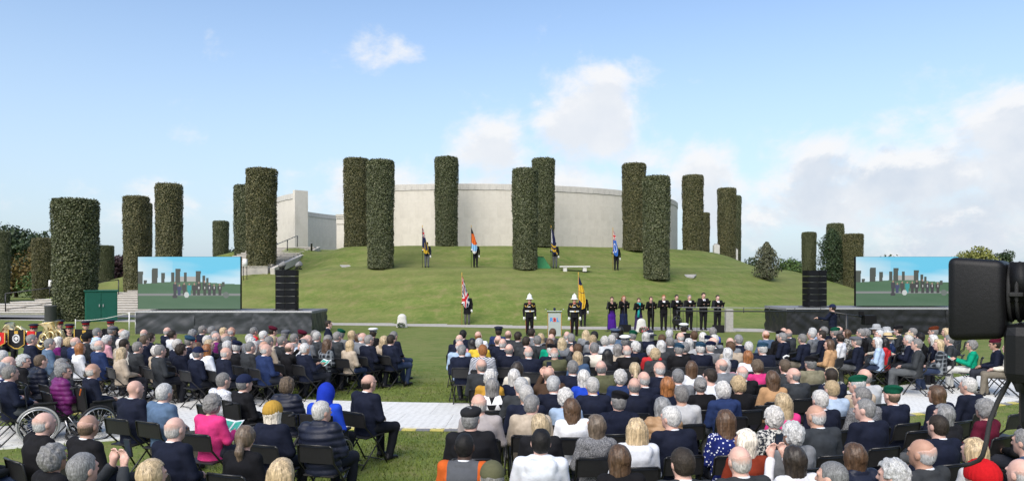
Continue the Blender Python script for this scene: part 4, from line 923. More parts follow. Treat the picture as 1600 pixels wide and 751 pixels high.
def stage(lab, x0, x1, d0, d1, ztop, depth=3.0, npan=3, sm=None):
    A = Vector((at(x0, d0), d0, 0)); B = Vector((at(x1, d1), d1, 0)); L = (B-A).length; rz = math.atan2(B.y-A.y, B.x-A.x)
    t = thing('stage', lab, 'stage', A, rz)
    MB().box((L/2, depth/2, ztop-.06), (L, depth, .12), 0, None, .01).build('deck', M_deck, t); MB().box((L/2, -.02, ztop-.03), (L+.04, .05, .07), 0, None, .01).build('edge_trim', M_edge, t)
    for i in range(npan): o = obj('skirt_panel', skirt_panel(L/npan+.03, ztop-.07, i+int(x0)), t); o.location = (i*L/npan-.015, -.01-.014*(i % 2), .0)
    for s, xx in ((-1, 0.0), (1, L)): o = obj('skirt_panel', skirt_panel(depth, ztop-.07, 40+s), t); o.location = (xx-s*.055, -.03 if s > 0 else depth-.03, 0); o.rotation_euler = (0, 0, R(90) if s > 0 else R(-90))
    for fx in (.05, .5, .95):
        for fy in (.1, .9): MB().tube([(L*fx, depth*fy, 0), (L*fx, depth*fy, ztop-.12)], .03, 8).build('leg', M_edge, t)
    if sm:
        for c_ in t.children:
            if c_.name.startswith('skirt_panel'): c_.data.materials[0] = sm
    return t, A, rz, L
def video_screen(lab, x0, x1, d0, d1, z0, ytop):
    A = Vector((at(x0, d0), d0, z0)); B = Vector((at(x1, d1), d1, z0)); L = (B-A).length; h_ = CAMZ+(HOR-ytop)/F*(d0+d1)/2-z0; M_ = (A+B)/2
    t = thing('video_screen', lab, 'screen', M_, math.atan2(B.y-A.y, B.x-A.x))
    MB().box((0, .12, h_/2), (L+.04, .16, h_+.02), 0, None, .01).build('cabinet', M_spk, t); o = obj('display', screen_mesh(L, h_), t); o.location = (0, .035, 0)
    for s in (-1, 1): MB().tube([(s*L*.35, .2, h_*.7), (s*L*.35, 1.2, 0)], .03, 8).build('brace', M_edge, t)
    MB().box((0, .75, .03), (L*.8, 1.1, .05), 0).build('base_frame', M_tube, t); return t
def speaker(lab, x0, x1, d, z0, ytop, rz, n=6):
    X = at((x0+x1)/2, d); w = (x1-x0)/F*d*.97; h_ = CAMZ+(HOR-ytop)/F*d-z0; t = thing('line_array_speaker', lab, 'loudspeaker', (X, d, z0), rz); ch = h_/n
    for i in range(n):
        b = MB(); b.add([(-w/2, -.22, i*ch+.008), (0, -.32, i*ch+.008), (w/2, -.22, i*ch+.008), (w/2*.8, .35, i*ch+.008), (-w/2*.8, .35, i*ch+.008)]+[(-w/2, -.22, (i+1)*ch-.008), (0, -.32, (i+1)*ch-.008), (w/2, -.22, (i+1)*ch-.008), (w/2*.8, .35, (i+1)*ch-.008), (-w/2*.8, .35, (i+1)*ch-.008)],
                        [(4, 3, 2, 1, 0), (5, 6, 7, 8, 9), (0, 1, 6, 5), (1, 2, 7, 6), (2, 3, 8, 7), (3, 4, 9, 8), (4, 0, 5, 9)])
        c = b.build('speaker_cabinet', M_spk, t)
        for s in (-1, 1):
            ang = math.atan2(.10, w/2)*s; MB().box((0, 0, 0), (w/2*.9, .012, ch*.82), 0, None, .004).build('grille', M_grille, c, (s*w/4, -.278, (i+.5)*ch), (0, 0, ang))
        MB().box((0, 0, 0), (w*.86, .012, .012)).build('joint_strip', M_chrome, c, (0, -.265, i*ch+.004))
    MB().box((0, .03, -.02), (w*1.1, .8, .04)).build('base_plate', M_tube, t); return t
SKZ = 1.10
stage('long low stage with wrinkled grey-black skirt by the bandsmen', 213, 487, 34.6, 34.6, CAMZ-56/F*34.6, 3.0, 3)
video_screen('wide video screen showing the singers, on the stage near the cabinet', 215, 375, 35.6, 35.6, CAMZ-56/F*34.6+.06, 401)
speaker('tall black line array loudspeaker under two dark spotlights', 432, 467, 35.6, CAMZ-56/F*34.6+.04, 421, R(-4))
z2 = CAMZ-51/F*34.2
stage('long low stage with creased black skirt behind the crane operator', 1229, 1560, 34.2, 34.2, z2, 3.0, 4, M_skirtd)
video_screen('wide video screen showing the singers, beside the big video camera', 1338, 1498, 35.2, 35.2, z2+.06, 401)
speaker('tall black line array loudspeaker beside the crane operator', 1255, 1290, 35.2, z2+.04, 422, R(14))
for (x, lab) in ((440.5, 'dark moving spotlight on the loudspeaker, nearer the screen'), (466, 'dark moving spotlight on the loudspeaker, farther from the screen')):
    d = 35.6; z = CAMZ+(HOR-421)/F*d; t = thing('spotlight', lab, 'spotlight', (at(x, d), d, z+.01), R(20 if x < 450 else -20))
    MB().box((0, 0, .03), (.26, .26, .06), 0, None, .01).build('base', M_spk, t); MB().torus((0, 0, .20), .15, .02, 'Y', 18, 6, 0, R(180), R(360)).build('yoke', M_spk, t); MB().lathe([(.05, -.16), (.10, -.10), (.12, .0), (.13, .16), (.11, .17)], 16, (0, 0, .22), 0, Matrix.Rotation(R(62), 3, 'Y')).build('lamp_head', M_asph, t)
    MB().box((.04, -.11, .24), (.13, .02, .035)).build('label_plate', M_edge, t)
# ------------------------------------------------------------------ white trackway across the lawn
AC = (-0.2, 36.0); AR0, AR1 = 20.3, 22.9
def arc_tile(r0, r1, da, z, seg=3, h_=.03):
    vs = []; fs = []
    for i in range(seg+1):
        a = -da/2+da*i/seg
        for r, zz in ((r0, 0), (r0, z), (r1, z), (r1, 0)): vs.append((r*math.sin(a), -r*math.cos(a), zz))
    for i in range(seg):
        for k in range(4): a = i*4+k; b = i*4+(k+1) % 4; fs.append((a, b, b+4, a+4))
    fs += [(3, 2, 1, 0), (seg*4, seg*4+1, seg*4+2, seg*4+3)]
    return vs, fs
tw = bpy.data.objects.new('trackway', None); link(tw); tw.location = (AC[0], AC[1], .004); tw['kind'] = 'structure'; tw['label'] = 'white plastic trackway laid across the lawn between the seating blocks'
dA = 1.0/AR1
for ring in range(2):
    r0 = AR0+ring*1.3; vs, fs = arc_tile(r0+.004, r0+1.296, dA-.006/AR1, .03); b = MB(); b.add(vs, fs); me = b.mesh('track_panel', M_mat)
    for k in range(-17, 18): obj('track_panel', me, tw, rot=(0, 0, dA*(k+.5*(ring % 2))))
vs, fs = arc_tile(AR1+.004, AR1+.14, dA/4-.004/AR1, .018, 2); e1 = MB(); e1.add(vs, fs); ey = e1.mesh('edge_piece', M_yel); eg = e1.mesh('edge_piece', M_gry)
for k in range(-66, 67): obj('edge_piece', ey if k % 2 else eg, tw, rot=(0, 0, dA/4*(k+.5)))
tw2 = bpy.data.objects.new('trackway', None); link(tw2); tw2.location = (-11.6, 10.6, .006); tw2.rotation_euler = (0, 0, R(24)); tw2['kind'] = 'structure'; tw2['label'] = 'white plastic trackway branch beside the wheelchairs'
b = MB(); b.box((0, 0, .0), (.99, .99, .03)); me = b.mesh('track_panel', M_mat)
for i in range(9):
    for j_ in range(2): obj('track_panel', me, tw2, loc=(i*1.0, j_*1.0, .01))

# ------------------------------------------------------------------ grass blades on the near lawn (nobody could count them)
def blades():
    rng = np.random.RandomState(5); n = 42000
    Y = 9.0+10*rng.rand(n)**1.4; X = -4.6+5.0*rng.rand(n); k = n//2; Y[k:] = 9.2+13*rng.rand(n-k); X[k:] = (rng.rand(n-k)-.5)*1.5*Y[k:]
    r = np.hypot(X-AC[0], Y-AC[1]); ok = (r < AR0-.05) | (r > AR1+.2); X, Y = X[ok], Y[ok]; n = len(X)
    a = rng.rand(n)*6.28; h_ = .025+.03*rng.rand(n); w = .006+.004*rng.rand(n); l = rng.normal(size=(n, 2))*.018
    V = np.zeros((n, 3, 3)); V[:, 0] = np.stack([X-np.cos(a)*w, Y-np.sin(a)*w, 0*X], -1); V[:, 1] = np.stack([X+np.cos(a)*w, Y+np.sin(a)*w, 0*X], -1); V[:, 2] = np.stack([X+l[:, 0], Y+l[:, 1], h_], -1)
    o = obj('grass_blades', np_mesh('grass_blades', V.reshape(-1, 3), np.arange(3*n).reshape(-1, 3), M_blade)); tag(o, 'short mown grass blades on the near lawn', 'grass', kind='stuff')
blades()

# ------------------------------------------------------------------ folding chairs and wheelchairs
def chair_parts():
    P = {}
    b = MB(); n = 8; vs = []; fs = []
    for i in range(n+1):
        x = -.212+.424*i/n; c = .018*(1-(2*i/n-1)**2)
        for (y, z) in ((-.240-c, .590), (-.273-c, .780), (-.258-c, .792), (-.228-c, .605)): vs.append((x, y, z))
    for i in range(n):
        for k in range(4): a = i*4+k; q = i*4+(k+1) % 4; fs.append((a, a+4, q+4, q))
    fs += [(0, 1, 2, 3), (n*4+3, n*4+2, n*4+1, n*4)]; b.add(vs, fs, 0, False); P['backrest'] = b.mesh('backrest', M_blkplas)
    b = MB(); b.box((0, .0, .437), (.40, .40, .022), 0, Matrix.Rotation(R(2.5), 3, 'X'), .008); P['seat'] = b.mesh('seat', M_blkplas)
    for s, nm in ((-1, 'a'), (1, 'b')):
        P['front_leg'+nm] = MB().tube([(s*.215, .235, 0), (s*.215, .03, .33), (s*.222, -.24, .60), (s*.220, -.278, .785), (s*.195, -.293, .806)], .0125, 6).mesh('front_leg', M_tube)
        P['rear_leg'+nm] = MB().tube([(s*.195, -.30, 0), (s*.195, .15, .425)], .0115, 6).mesh('rear_leg', M_tube)
    P['stretcher_a'] = MB().tube([(-.195, -.235, .062), (.195, -.235, .062)], .009, 6).mesh('stretcher', M_tube); P['stretcher_b'] = MB().tube([(-.215, .20, .055), (.215, .20, .055)], .009, 6).mesh('stretcher', M_tube)
    P['top_rail'] = MB().tube([(-.195, -.293, .806), (0, -.312, .809), (.195, -.293, .806)], .0125, 6).mesh('top_rail', M_tube)
    return P
CH = chair_parts(); CHN = {'backrest': 'backrest', 'seat': 'seat', 'front_lega': 'leg', 'front_legb': 'leg', 'rear_lega': 'leg', 'rear_legb': 'leg', 'stretcher_a': 'stretcher', 'stretcher_b': 'stretcher', 'top_rail': 'top_rail'}
def joined(parts, name):
    bm = bmesh.new()
    for me in parts: 
        off = len(bm.verts); bm.from_mesh(me)
    me2 = bpy.data.meshes.new(name); bm.to_mesh(me2); bm.free(); me2.materials.append(M_blkplas); return me2
CHALL = joined(list(CH.values()), 'folding_chair')
def folding_chair(label, loc, rz, far=False, group='black folding chairs'):
    if far:
        o = obj('folding_chair', CHALL, None, loc=loc, rot=(0, 0, rz)); return tag(o, label, 'chair', group)
    t = thing('folding_chair', label, 'chair', loc, rz, group)
    for k, nm in CHN.items(): obj(nm, CH[k], t)
    return t
def wheelchair(label, loc, rz, tyre=M_rubber, wr=.30, orange=False):
    t = thing('wheelchair', label, 'wheelchair', loc, rz, 'wheelchairs')
    for s in (-1, 1):
        w = MB().torus((s*.30, -.08, wr), wr-.018, .018, 'X', 40, 8).build('wheel', tyre, t); MB().torus((s*.30, -.08, wr), wr-.045, .010, 'X', 36, 6).build('rim', M_chrome, w); MB().torus((s*.335, -.08, wr), wr-.05, .009, 'X', 36, 6).build('handrim', M_chrome, w)
        b = MB(); b.lathe([(.03, -.03), (.03, .03)], 10, (s*.30, -.08, wr), 0, Matrix.Rotation(R(90), 3, 'Y'))
        for k in range(20): a = 2*math.pi*k/20; b.tube([(s*.30+(.02 if k % 2 else -.02), -.08, wr), (s*.30, -.08+(wr-.045)*math.cos(a), wr+(wr-.045)*math.sin(a))], .0028, 4)
        b.build('spokes', M_chrome, w)
        c = MB().torus((s*.24, .38, .09), .07, .02, 'X', 20, 8).build('castor', M_rubber, t); MB().tube([(s*.24, .38, .09), (s*.26, .34, .2), (s*.25, .30, .35)], .014, 6).build('castor_fork', M_chrome, c)
        MB().tube([(s*.25, .32, .40), (s*.25, -.22, .46), (s*.25, -.27, .90), (s*.25, -.38, .92)], .014, 8).build('side_frame', M_tube, t); MB().tube([(s*.25, -.37, .92), (s*.25, -.48, .915)], .02, 8).build('push_handle', M_rubber, t)
        MB().box((s*.27, .02, .66), (.06, .34, .03), 0, None, .01).build('armrest', M_nylon, t); MB().tube([(s*.26, .15, .65), (s*.26, .17, .43)], .012, 6).build('arm_post', M_tube, t); MB().box((s*.265, -.02, .55), (.012, .34, .18)).build('side_panel', M_nylon, t)
        MB().tube([(s*.20, .34, .40), (s*.18, .52, .12)], .012, 6).build('leg_rest', M_chrome, t); MB().box((s*.13, .58, .11), (.17, .15, .015), 0, Matrix.Rotation(R(-10), 3, 'X')).build('footplate', M_blkplas, t)
    MB().box((0, .03, .455), (.46, .44, .04), 0, None, .015).build('seat', M_nylon, t); MB().box((0, -.245, .70), (.46, .025, .42), 0, Matrix.Rotation(R(6), 3, 'X'), .01).build('backrest', M_nylon, t)
    MB().tube([(-.25, .1, .40), (.25, -.1, .12)], .012, 6).build('cross_brace', M_tube, t); MB().tube([(.25, .1, .40), (-.25, -.1, .12)], .012, 6).build('cross_brace', M_tube, t)
    if orange:
        for s in (-1, 1): MB().box((s*.25, -.33, .84), (.03, .012, .12), 0, Matrix.Rotation(s*.5, 3, 'Y')).build('strap', M_orange, t)
    return t

# ------------------------------------------------------------------ the seated audience, read off the photograph: column row hair cloth options
AUD = """
68 529 sg nv|80 534 ow pu|94 536 sg sb|108 534 cy nv|127 535 bw nb|138 542 or wh|152 540 cw bk|167 539 bw nb|160 531 cw lp|162 519 sg lb|144 528 sd dg kk|175 516 sg dg fg|184 520 bw nv|184 537 ow be|189 538 sd cr S|195 551 ly be
68 565 xm nv P|87 570 og dg P|37 564 cw bk|14 567 bw dg|3 557 sw dg|6 576 sw st|23 582 sg nv|112 579 cg pu P|140 578 bw nv wc
206 523 cw dg|207 532 sm nv|222 521 bw nv|235 527 cd nv|264 517 bw nv|280 522 ud wh|295 522 cg rd|301 533 sg nv bt|322 515 sg nv|334 516 sg dg|347 518 oy dg|335 524 og wh|344 527 bw pu|322 532 sw nv|332 537 oy nv|368 527 bw dg|384 517 bw dg|392 518 sg rd|390 529 sw gy|378 535 cw gy|363 533 sg dg|356 540 ow nv
370 541 sw bk bn|390 541 xg dg|342 551 bw nv|327 545 or wh|317 551 sg nv cc|306 544 on wh|294 545 cd nv|289 538 sw nv|256 547 sg dg|240 548 cw be|222 543 sg dg
409 517 sd lp bm|422 524 sw gy|448 523 sg dg fg|462 523 sd dg bm|485 523 sg dg|510 525 sw dg|498 531 sg dg|525 525 sg dg|538 522 sg gy bg|548 528 on gy|558 523 oy nb|574 527 bw gy|578 521 sd bk pw|566 532 sg nv|589 532 ly be|603 530 sd nv|616 525 sg nv|546 538 oy be|525 537 ln ch|482 544 sw nv book|478 534 bm lb|488 531 bw gy|466 538 sg wh|462 529 sg gy|442 542 bm bk phone|443 533 sg dg|427 533 sg be|424 541 bw dg|415 546 bw nb|410 532 oy be|403 541 ow be
43 662 bw bk C|139 664 bm bk|97 713 cg bk C|144 729 sg dg phone|-4 664 sw dg|209 608 Bw nv|258 612 sw sb|329 632 cg pk book|275 670 bw nv|381 684 pm bk|238 743 oy dg|347 594 xg pr|387 597 sg bk cc wc
431 645 ol nv hy|455 602 cm nv P|508 614 sd bl hb wc|511 641 sw nv P|571 598 bd nv|445 738 ly dg
724 522 sk nv|715 530 bw nv|750 524 br wh|778 518 sd nb pn|746 537 lk lp|720 540 bw lb|725 547 sg nv|756 535 sw yl|755 547 sr fs|803 524 bm dg|810 524 sd dg|789 535 bw nv|779 533 bm nv|795 545 bg nv|814 534 sd dg|834 520 sd gy|835 528 oy gy|842 532 sg dg|857 520 sn dg|863 528 bw bk|853 537 on gn|874 535 ly gy|832 550 bw nv|864 547 sw nv bk
760 570 bg dg|762 588 cw ye|774 604 og tr|755 629 bw mv|801 576 hd cr|807 587 ow nv|813 602 sw dg|823 617 sw nv|832 628 sg be C|866 584 bm br phone|873 601 sw nv
888 524 bw gy|898 528 sg dg|914 522 ly gy|927 532 cy gy|936 532 cw lg|942 524 sk dg|953 523 sg sb pa|968 516 ok bk|966 529 cw lg|982 524 sg dg bg|978 533 sg nv pw|998 526 ow nv|1013 524 og bk hw|1035 530 sn dg|1045 522 sw gy|1050 535 sg dg|1024 540 ow dg|1031 548 cw rd|1055 546 sg bk bt|1020 553 cy dg|992 542 cw nv|983 548 bw bk|968 545 og be|949 554 lk bk|935 543 bg nv|922 544 sg cr|900 546 sn dg phone|906 558 oy dn|882 550 bw ol
894 574 sg nv|915 589 ow bl|945 575 bg ol|961 589 cw nb|931 602 sw nv|984 602 bg nv|993 578 py bk|1026 575 bw nv|1012 593 bw nv|1038 600 or nv|886 622 cw lb|895 637 hn wh|963 627 sg nv bk H|1027 636 og ca P|1064 616 sg lg|1057 588 sg gy
1066 526 bw dg|1067 513 sd bk pw|1081 524 sn dg|1097 526 ow gy|1112 518 cg bl|1112 530 cw gy|1101 533 sw nv bn|1120 534 bw dg|1134 535 bw gy|1150 531 sg nv|1140 542 sn be|1070 543 cg bk|1083 536 ow lg|1092 544 sw nv bt|1105 543 sw gy bn|1126 551 ow nv|1168 542 sw nv|1194 545 sw nv bt|1197 523 br sb|1216 524 sw bk bk|1222 518 bw bk|1237 528 sg nv
1164 556 or wh|1153 571 ow lp|1168 572 cm pk|1123 570 bg gy|1081 574 hn wh|1113 588 sd wh|1160 581 bw bk|1142 602 cy bk|1213 570 sm dg|1212 590 hn ca|1237 586 bg dg|1092 604 ug bk|1125 607 cw nb H|1218 628 ly pk
1241 528 sg nv|1249 521 bg dg|1264 523 sw gy|1272 522 sd nv|1278 519 sw lb|1289 517 sg nv|1300 518 sg dg bg|1312 516 bg dg|1322 522 on fl|1313 528 ud wh|1294 538 hn ca|1343 520 sg bk|1356 520 cg dg|1349 533 sg nv fg|1365 534 ow lb|1371 514 sg dg hg|1369 522 sw cr|1383 523 cw lg|1381 534 lk rd|1394 529 sw nb hs|1398 518 sg gy hg|1408 517 sd dg bk|1412 530 sw nv book
1263 567 sg ky bk|1290 586 sd nv|1302 585 oy fl|1296 607 sy lb|1282 624 sw nv|1269 648 bw dg|1351 588 bg lg|1338 600 sw be bg|1344 618 sg tw S|1353 639 xg nv|1391 616 bm nv bg
1423 518 sg dg|1437 517 sg dg bb|1435 527 sk bk|1420 526 oy gy|1428 537 sg dg|1450 530 ow nv|1470 538 oy ch|1479 519 oy dg|1484 531 sg dg|1491 515 sw dg|1529 540 cg gn book|1544 537 sd nv bm|1564 542 ly cr
1427 703 bw dg|1336 712 on nv P|1293 742 xg dg|1397 742 cw gy|1458 664 xd nv|1471 616 on nv|1467 646 og bk|1507 602 sw nv|1540 639 cg mr|1513 703 ly lg|1527 748 sn rd hr|1593 737 bw dg|1594 640 sk bk|1602 690 sg dn
1130 658 hn dt|1160 688 ol ru|1152 717 bw dg|1211 652 cw fl|1234 676 cw gy|1251 715 od wh phone|910 663 om tw H|988 670 ly wh H|1054 651 sw nv|968 717 on bk|1071 723 sd dg|741 653 sg bk fc C|729 696 xk yo skk S|860 664 ly bk|840 689 sk wh H|768 747 sg ol ck
"""
STYLE = {'S': 'suit', 'P': 'puff', 'K': 'knit', 'C': 'coat', 'H': 'hood'}
SUITC = ('nv', 'bk', 'dg', 'gy', 'nb', 'sb')
people = []
for ln in AUD.strip().split('\n'):
    for e in ln.split('|'):
        tk = e.split(); x, y, hair, cl = float(tk[0]), float(tk[1]), tk[2], tk[3]; o = dict(x=x, y=y, hair=hair, cl=cl, hat=None, style=None, arms='lap', wc=False, skin=random.choice('pppqqt'))
        for q in tk[4:]:
            if q in STYLE: o['style'] = STYLE[q]
            elif q in HATCOL: o['hat'] = q
            elif q in ('phone', 'book'): o['arms'] = q
            elif q == 'wc': o['wc'] = True
            elif q.startswith('sk'): o['skin'] = q[2]
        o['fem'] = hair[0] in 'olphuc' and not (o['hat'] in ('pw', 'pn', 'pa'))
        if not o['style']: o['style'] = 'suit' if (cl in SUITC and not o['fem']) else ('coat' if (cl in SUITC+('be', 'ca', 'br', 'ol', 'ky') and random.random() < .5) else 'knit')
        o['sc'] = (.955 if o['fem'] else 1.0)*random.uniform(.98, 1.02)
        hh = 1.165*o['sc']; d = F*(CAMZ-hh)/(y-HOR); o['d'] = d; o['X'] = at(x, d)
        # which way the row faces, clockwise from straight ahead
        if x < 660:
            if y < 600: a = 40-8*max(0, (x-400)/250)
            else: a = 8+(570-x)/570*30
            blk = 'front' if y < 592 else 'rear'; side = 'near-left'
        elif x > 1236 and y < 562: a = -(44+18*(x-1236)/330); blk = 'front'; side = 'far'
        else: a = 6-30*(x-700)/850; side = 'main'; blk = 'front'
        o['a'] = a+random.uniform(-5, 5); o['side'] = side; o['blk'] = blk; people.append(o)
# nobody sits in anybody's lap: spread a little where the reading off the picture was too tight
Pp = np.array([(o['X'], o['d']) for o in people]); P0 = Pp.copy()
for it in range(60):
    D = Pp[:, None]-Pp[None]; L = np.linalg.norm(D, axis=2)+np.eye(len(Pp))*9; w = np.clip(.56-L, 0, None)/2*.5
    Pp = Pp+(D/L[..., None]*w[..., None]).sum(1); Pp = P0+np.clip(Pp-P0, -.5, .5)
for o, p in zip(people, Pp): o['X'], o['d'] = float(p[0]), float(p[1])
ORD = ['first', 'second', 'third', 'fourth', 'fifth', 'sixth', 'seventh', 'eighth', 'ninth', 'tenth', 'eleventh', 'twelfth', 'thirteenth', 'fourteenth', 'fifteenth', 'sixteenth', 'seventeenth', 'eighteenth', 'nineteenth', 'twentieth',
       'twenty-first', 'twenty-second', 'twenty-third', 'twenty-fourth', 'twenty-fifth', 'twenty-sixth', 'twenty-seventh', 'twenty-eighth', 'twenty-ninth', 'thirtieth', 'thirty-first', 'thirty-second', 'thirty-third', 'thirty-fourth', 'thirty-fifth', 'thirty-sixth', 'thirty-seventh', 'thirty-eighth', 'thirty-ninth', 'fortieth']
BLK = {('near-left', 'front'): 'block before the bandsmen', ('near-left', 'rear'): 'block by the wheelchairs', ('main', 'front'): 'block facing the lectern', ('far', 'front'): 'block below the far screen'}
rows = {}
for o in people:
    depth = F*1.585/(o['y']-HOR); step = 1.05 if depth < 14 else 1.5
    o['row'] = int((24-depth)/1.25); rows.setdefault((o['side'], o['blk'], o['row']), []).append(o)
byblk = {}
for k in rows: byblk.setdefault(k[:2], []).append(k[2])
for k, lst in rows.items():
    rk = sorted(byblk[k[:2]]).index(k[2]); lst.sort(key=lambda o: (-o['x'] if k[0] == 'near-left' else o['x']))
    for i, o in enumerate(lst): o['where'] = f"{ORD[i]} from {'aisle' if k[0] != 'far' else 'lectern side'}, {ORD[rk]} row, {BLK[k[:2]]}"
b = MB(); b.box((0, 0, 0), (.082, .012, .16), 0, None, .006); b.box((0, -.0075, 0), (.074, .002, .148), 1); PHONE = b.mesh('phone', [M_blkplas, M_screenoff])
b = MB()
for s_ in (-1, 1): b.box((s_*.073, 0, .012), (.148, .21, .006), 0, Matrix.Rotation(-s_*.22, 3, 'Y'), .001); b.box((s_*.073, .0, .0175), (.12, .15, .002), 1, Matrix.Rotation(-s_*.22, 3, 'Y'))
BOOK = b.mesh('booklet', [M_paper, M_teal])
rs = random.Random(3)
for o in people:
    a = -R(o['a']); loc = (o['X'], o['d'], 0)
    cw_ = CC[o['cl']][1]; kindw = TOPWORD[o['style']] if not (o['fem'] and o['style'] == 'suit') else 'jacket'
    lab = f"person in {cw_} {kindw}"+(f", {HATWORD[o['hat']]}" if o['hat'] else '')+f", {o['where']}"
    if len(lab.replace('-', ' ').split()) > 16: lab = lab.replace('person in ', '').replace(' from aisle', ' from aisle')
    yi = rs.choices(range(5), (1, 3, 5, 3, 1))[0]
    if o['side'] == 'main' and o['x'] > 1100: yi = rs.choices(range(5), (0, 1, 4, 4, 2))[0]
    if o['arms'] != 'lap': yi = 2
    o['yi'] = yi; pitch = 0.
    lc = {'gn': (.60, .60, .58), 'pk': (.05, .05, .06)}.get(o['cl'])
    if lc is None and rs.random() < .25: lc = rs.choice([(.09, .095, .10), (.16, .14, .11), (.03, .045, .09)])
    t = person(lab, loc, a, o['hair'], o['cl'], o['style'], 'sit', o['fem'], o['arms'], o['skin'], o['hat'], yi, lc, 'trousers', o['sc'], 'seated audience', var=rs.randrange(2), rng=rs)
    ctag = o['where']
    if o['wc']: wheelchair('black wheelchair with an occupant, '+ctag, loc, a, orange=o['x'] < 200)
    else: folding_chair('black folding chair, '+ctag, loc, a, far=o['d'] > 15.5)
    def held(nm, lab_, ctg, me, lx, ly, lz, rx=0):
        q = obj(nm, me); q.rotation_euler = (rx, 0, a); q.location = (loc[0]+lx*math.cos(a)-ly*math.sin(a), loc[1]+lx*math.sin(a)+ly*math.cos(a), lz*o['sc']); tag(q, lab_, ctg)
    if o['arms'] == 'phone': held('phone', f"black phone held up by the person {o['where']}", 'phone', PHONE, 0, .335*o['sc'], 1.25, R(10))
    if o['arms'] == 'book': held('booklet', f"open booklet held by person {o['where'].replace('block ', '')}", 'booklet', BOOK, 0, .42*o['sc'], .80, R(35))
# extra wheelchairs and chairs without a sitter
q = px(70, 688); wheelchair('empty wheelchair with pale grey tyres at the trackway edge', (q[0], q[1], 0), R(-60), M_tyreg, .31)
for i, (x, y, a, lab) in enumerate(((1410, 725, -18, 'empty black folding chair beside the person in the green beret'), (690+320, 668, 0, 'empty black folding chair before the white hooded top'), (1165, 655, -10, 'empty black folding chair beside the blue hooded top'), (1185, 672, -10, 'empty black folding chair beside the hot pink top'),
                                (700+130, 590, 2, 'empty black folding chair beside the raised camera'), (1560, 690, -25, 'empty black folding chair beside the maroon top'), (1335, 620, -25, 'empty black folding chair at the trackway edge'))):
    q = px(x, y+38); folding_chair(lab, (q[0], q[1], 0), -R(a))
ax, ay = at(1228, 16.2), 16.2; t = thing('walking_stick', 'red walking stick with pale handle leaning among the chairs', 'walking stick', (ax, ay, 0)); MB().tube([(.30, 0, .01), (-.02, .05, .90)], .014, 8).build('shaft', M_red, t); MB().tube([(-.02, .05, .90), (-.04, .05, .95), (.03, .05, .985), (.09, .05, .97)], .018, 8).build('handle', M_white, t)
# things lying about
q = px(543, 716); b = MB(); b.box((0, 0, .01), (.21, .30, .02), 0, None, .004); b.box((0, 0, .022), (.19, .27, .003), 1); o = b.build('programme', [M_paper, M_screenoff], None, (q[0], q[1], .004), (0, 0, .3)); tag(o, 'programme lying on the grass under the aisle chair', 'programme')
q = px(542, 598); t = thing('water_bottle', 'clear plastic water bottle standing on the grass by the aisle', 'bottle', q); MB().lathe([(.03, 0), (.032, .02), (.032, .14), (.012, .18), (.012, .2)], 12).build('body', M_frost, t); MB().lathe([(.015, .2), (.015, .22)], 10).build('cap', M_white, t)
q = px(513, 610); t = thing('rucksack', 'dark rucksack standing on the grass between chairs', 'bag', q); f_ = Field((-.25, -.2, -.02), (.25, .2, .5), .016); f_.cone(V3(0, 0, .12), V3(0, 0, .32), .13, .11, (1.2, .8, 1), .03); f_.ell((0, -.11, .16), (.11, .05, .1), .02); P = f_.grid(); f_.F = np.maximum(f_.F, (.0-P[2]).astype(np.float32)); Vv, Qq = f_.net()
obj('sack', np_mesh('sack', Vv, Qq, M_nylon, True), t); MB().torus((0, .02, .44), .04, .008, 'X', 14, 6).build('carry_loop', M_nylon, t)

# ------------------------------------------------------------------ performers and flag bearers on the far side
GLOVE = {}
def glove(Jn, J, t, side):
    k = tuple(np.round(J['ha'+Jn], 3))+(side,)
    if k not in GLOVE:
        w = J['ha'+Jn]; f = Field(w-.18, w+.18, .011); hand(f, w, J['hd'+Jn], side); f.F -= .006; V_, Q_ = f.net(); GLOVE[k] = np_mesh('glove', V_, Q_, M_white, True)
    return obj('glove', GLOVE[k], t)
MFL = {'navy': mat('flag_navy', (.012, .018, .07), .8, .15, 8), 'blue': mat('flag_blue', (.03, .12, .42), .8, .12, 8), 'sky': mat('flag_light_blue', (.22, .42, .62), .8, .1, 8), 'red': mat('flag_red', (.50, .02, .03), .8, .1, 8), 'white': mat('flag_white', (.62, .62, .62), .8, .08, 8),
       'gold': mat('flag_gold', (.55, .36, .03), .8, .15, 8), 'orange': mat('flag_orange', (.60, .13, .02), .8, .1, 8), 'black': mat('flag_black', (.012, .012, .014), .8, .1, 8)}
FLN = list(MFL)
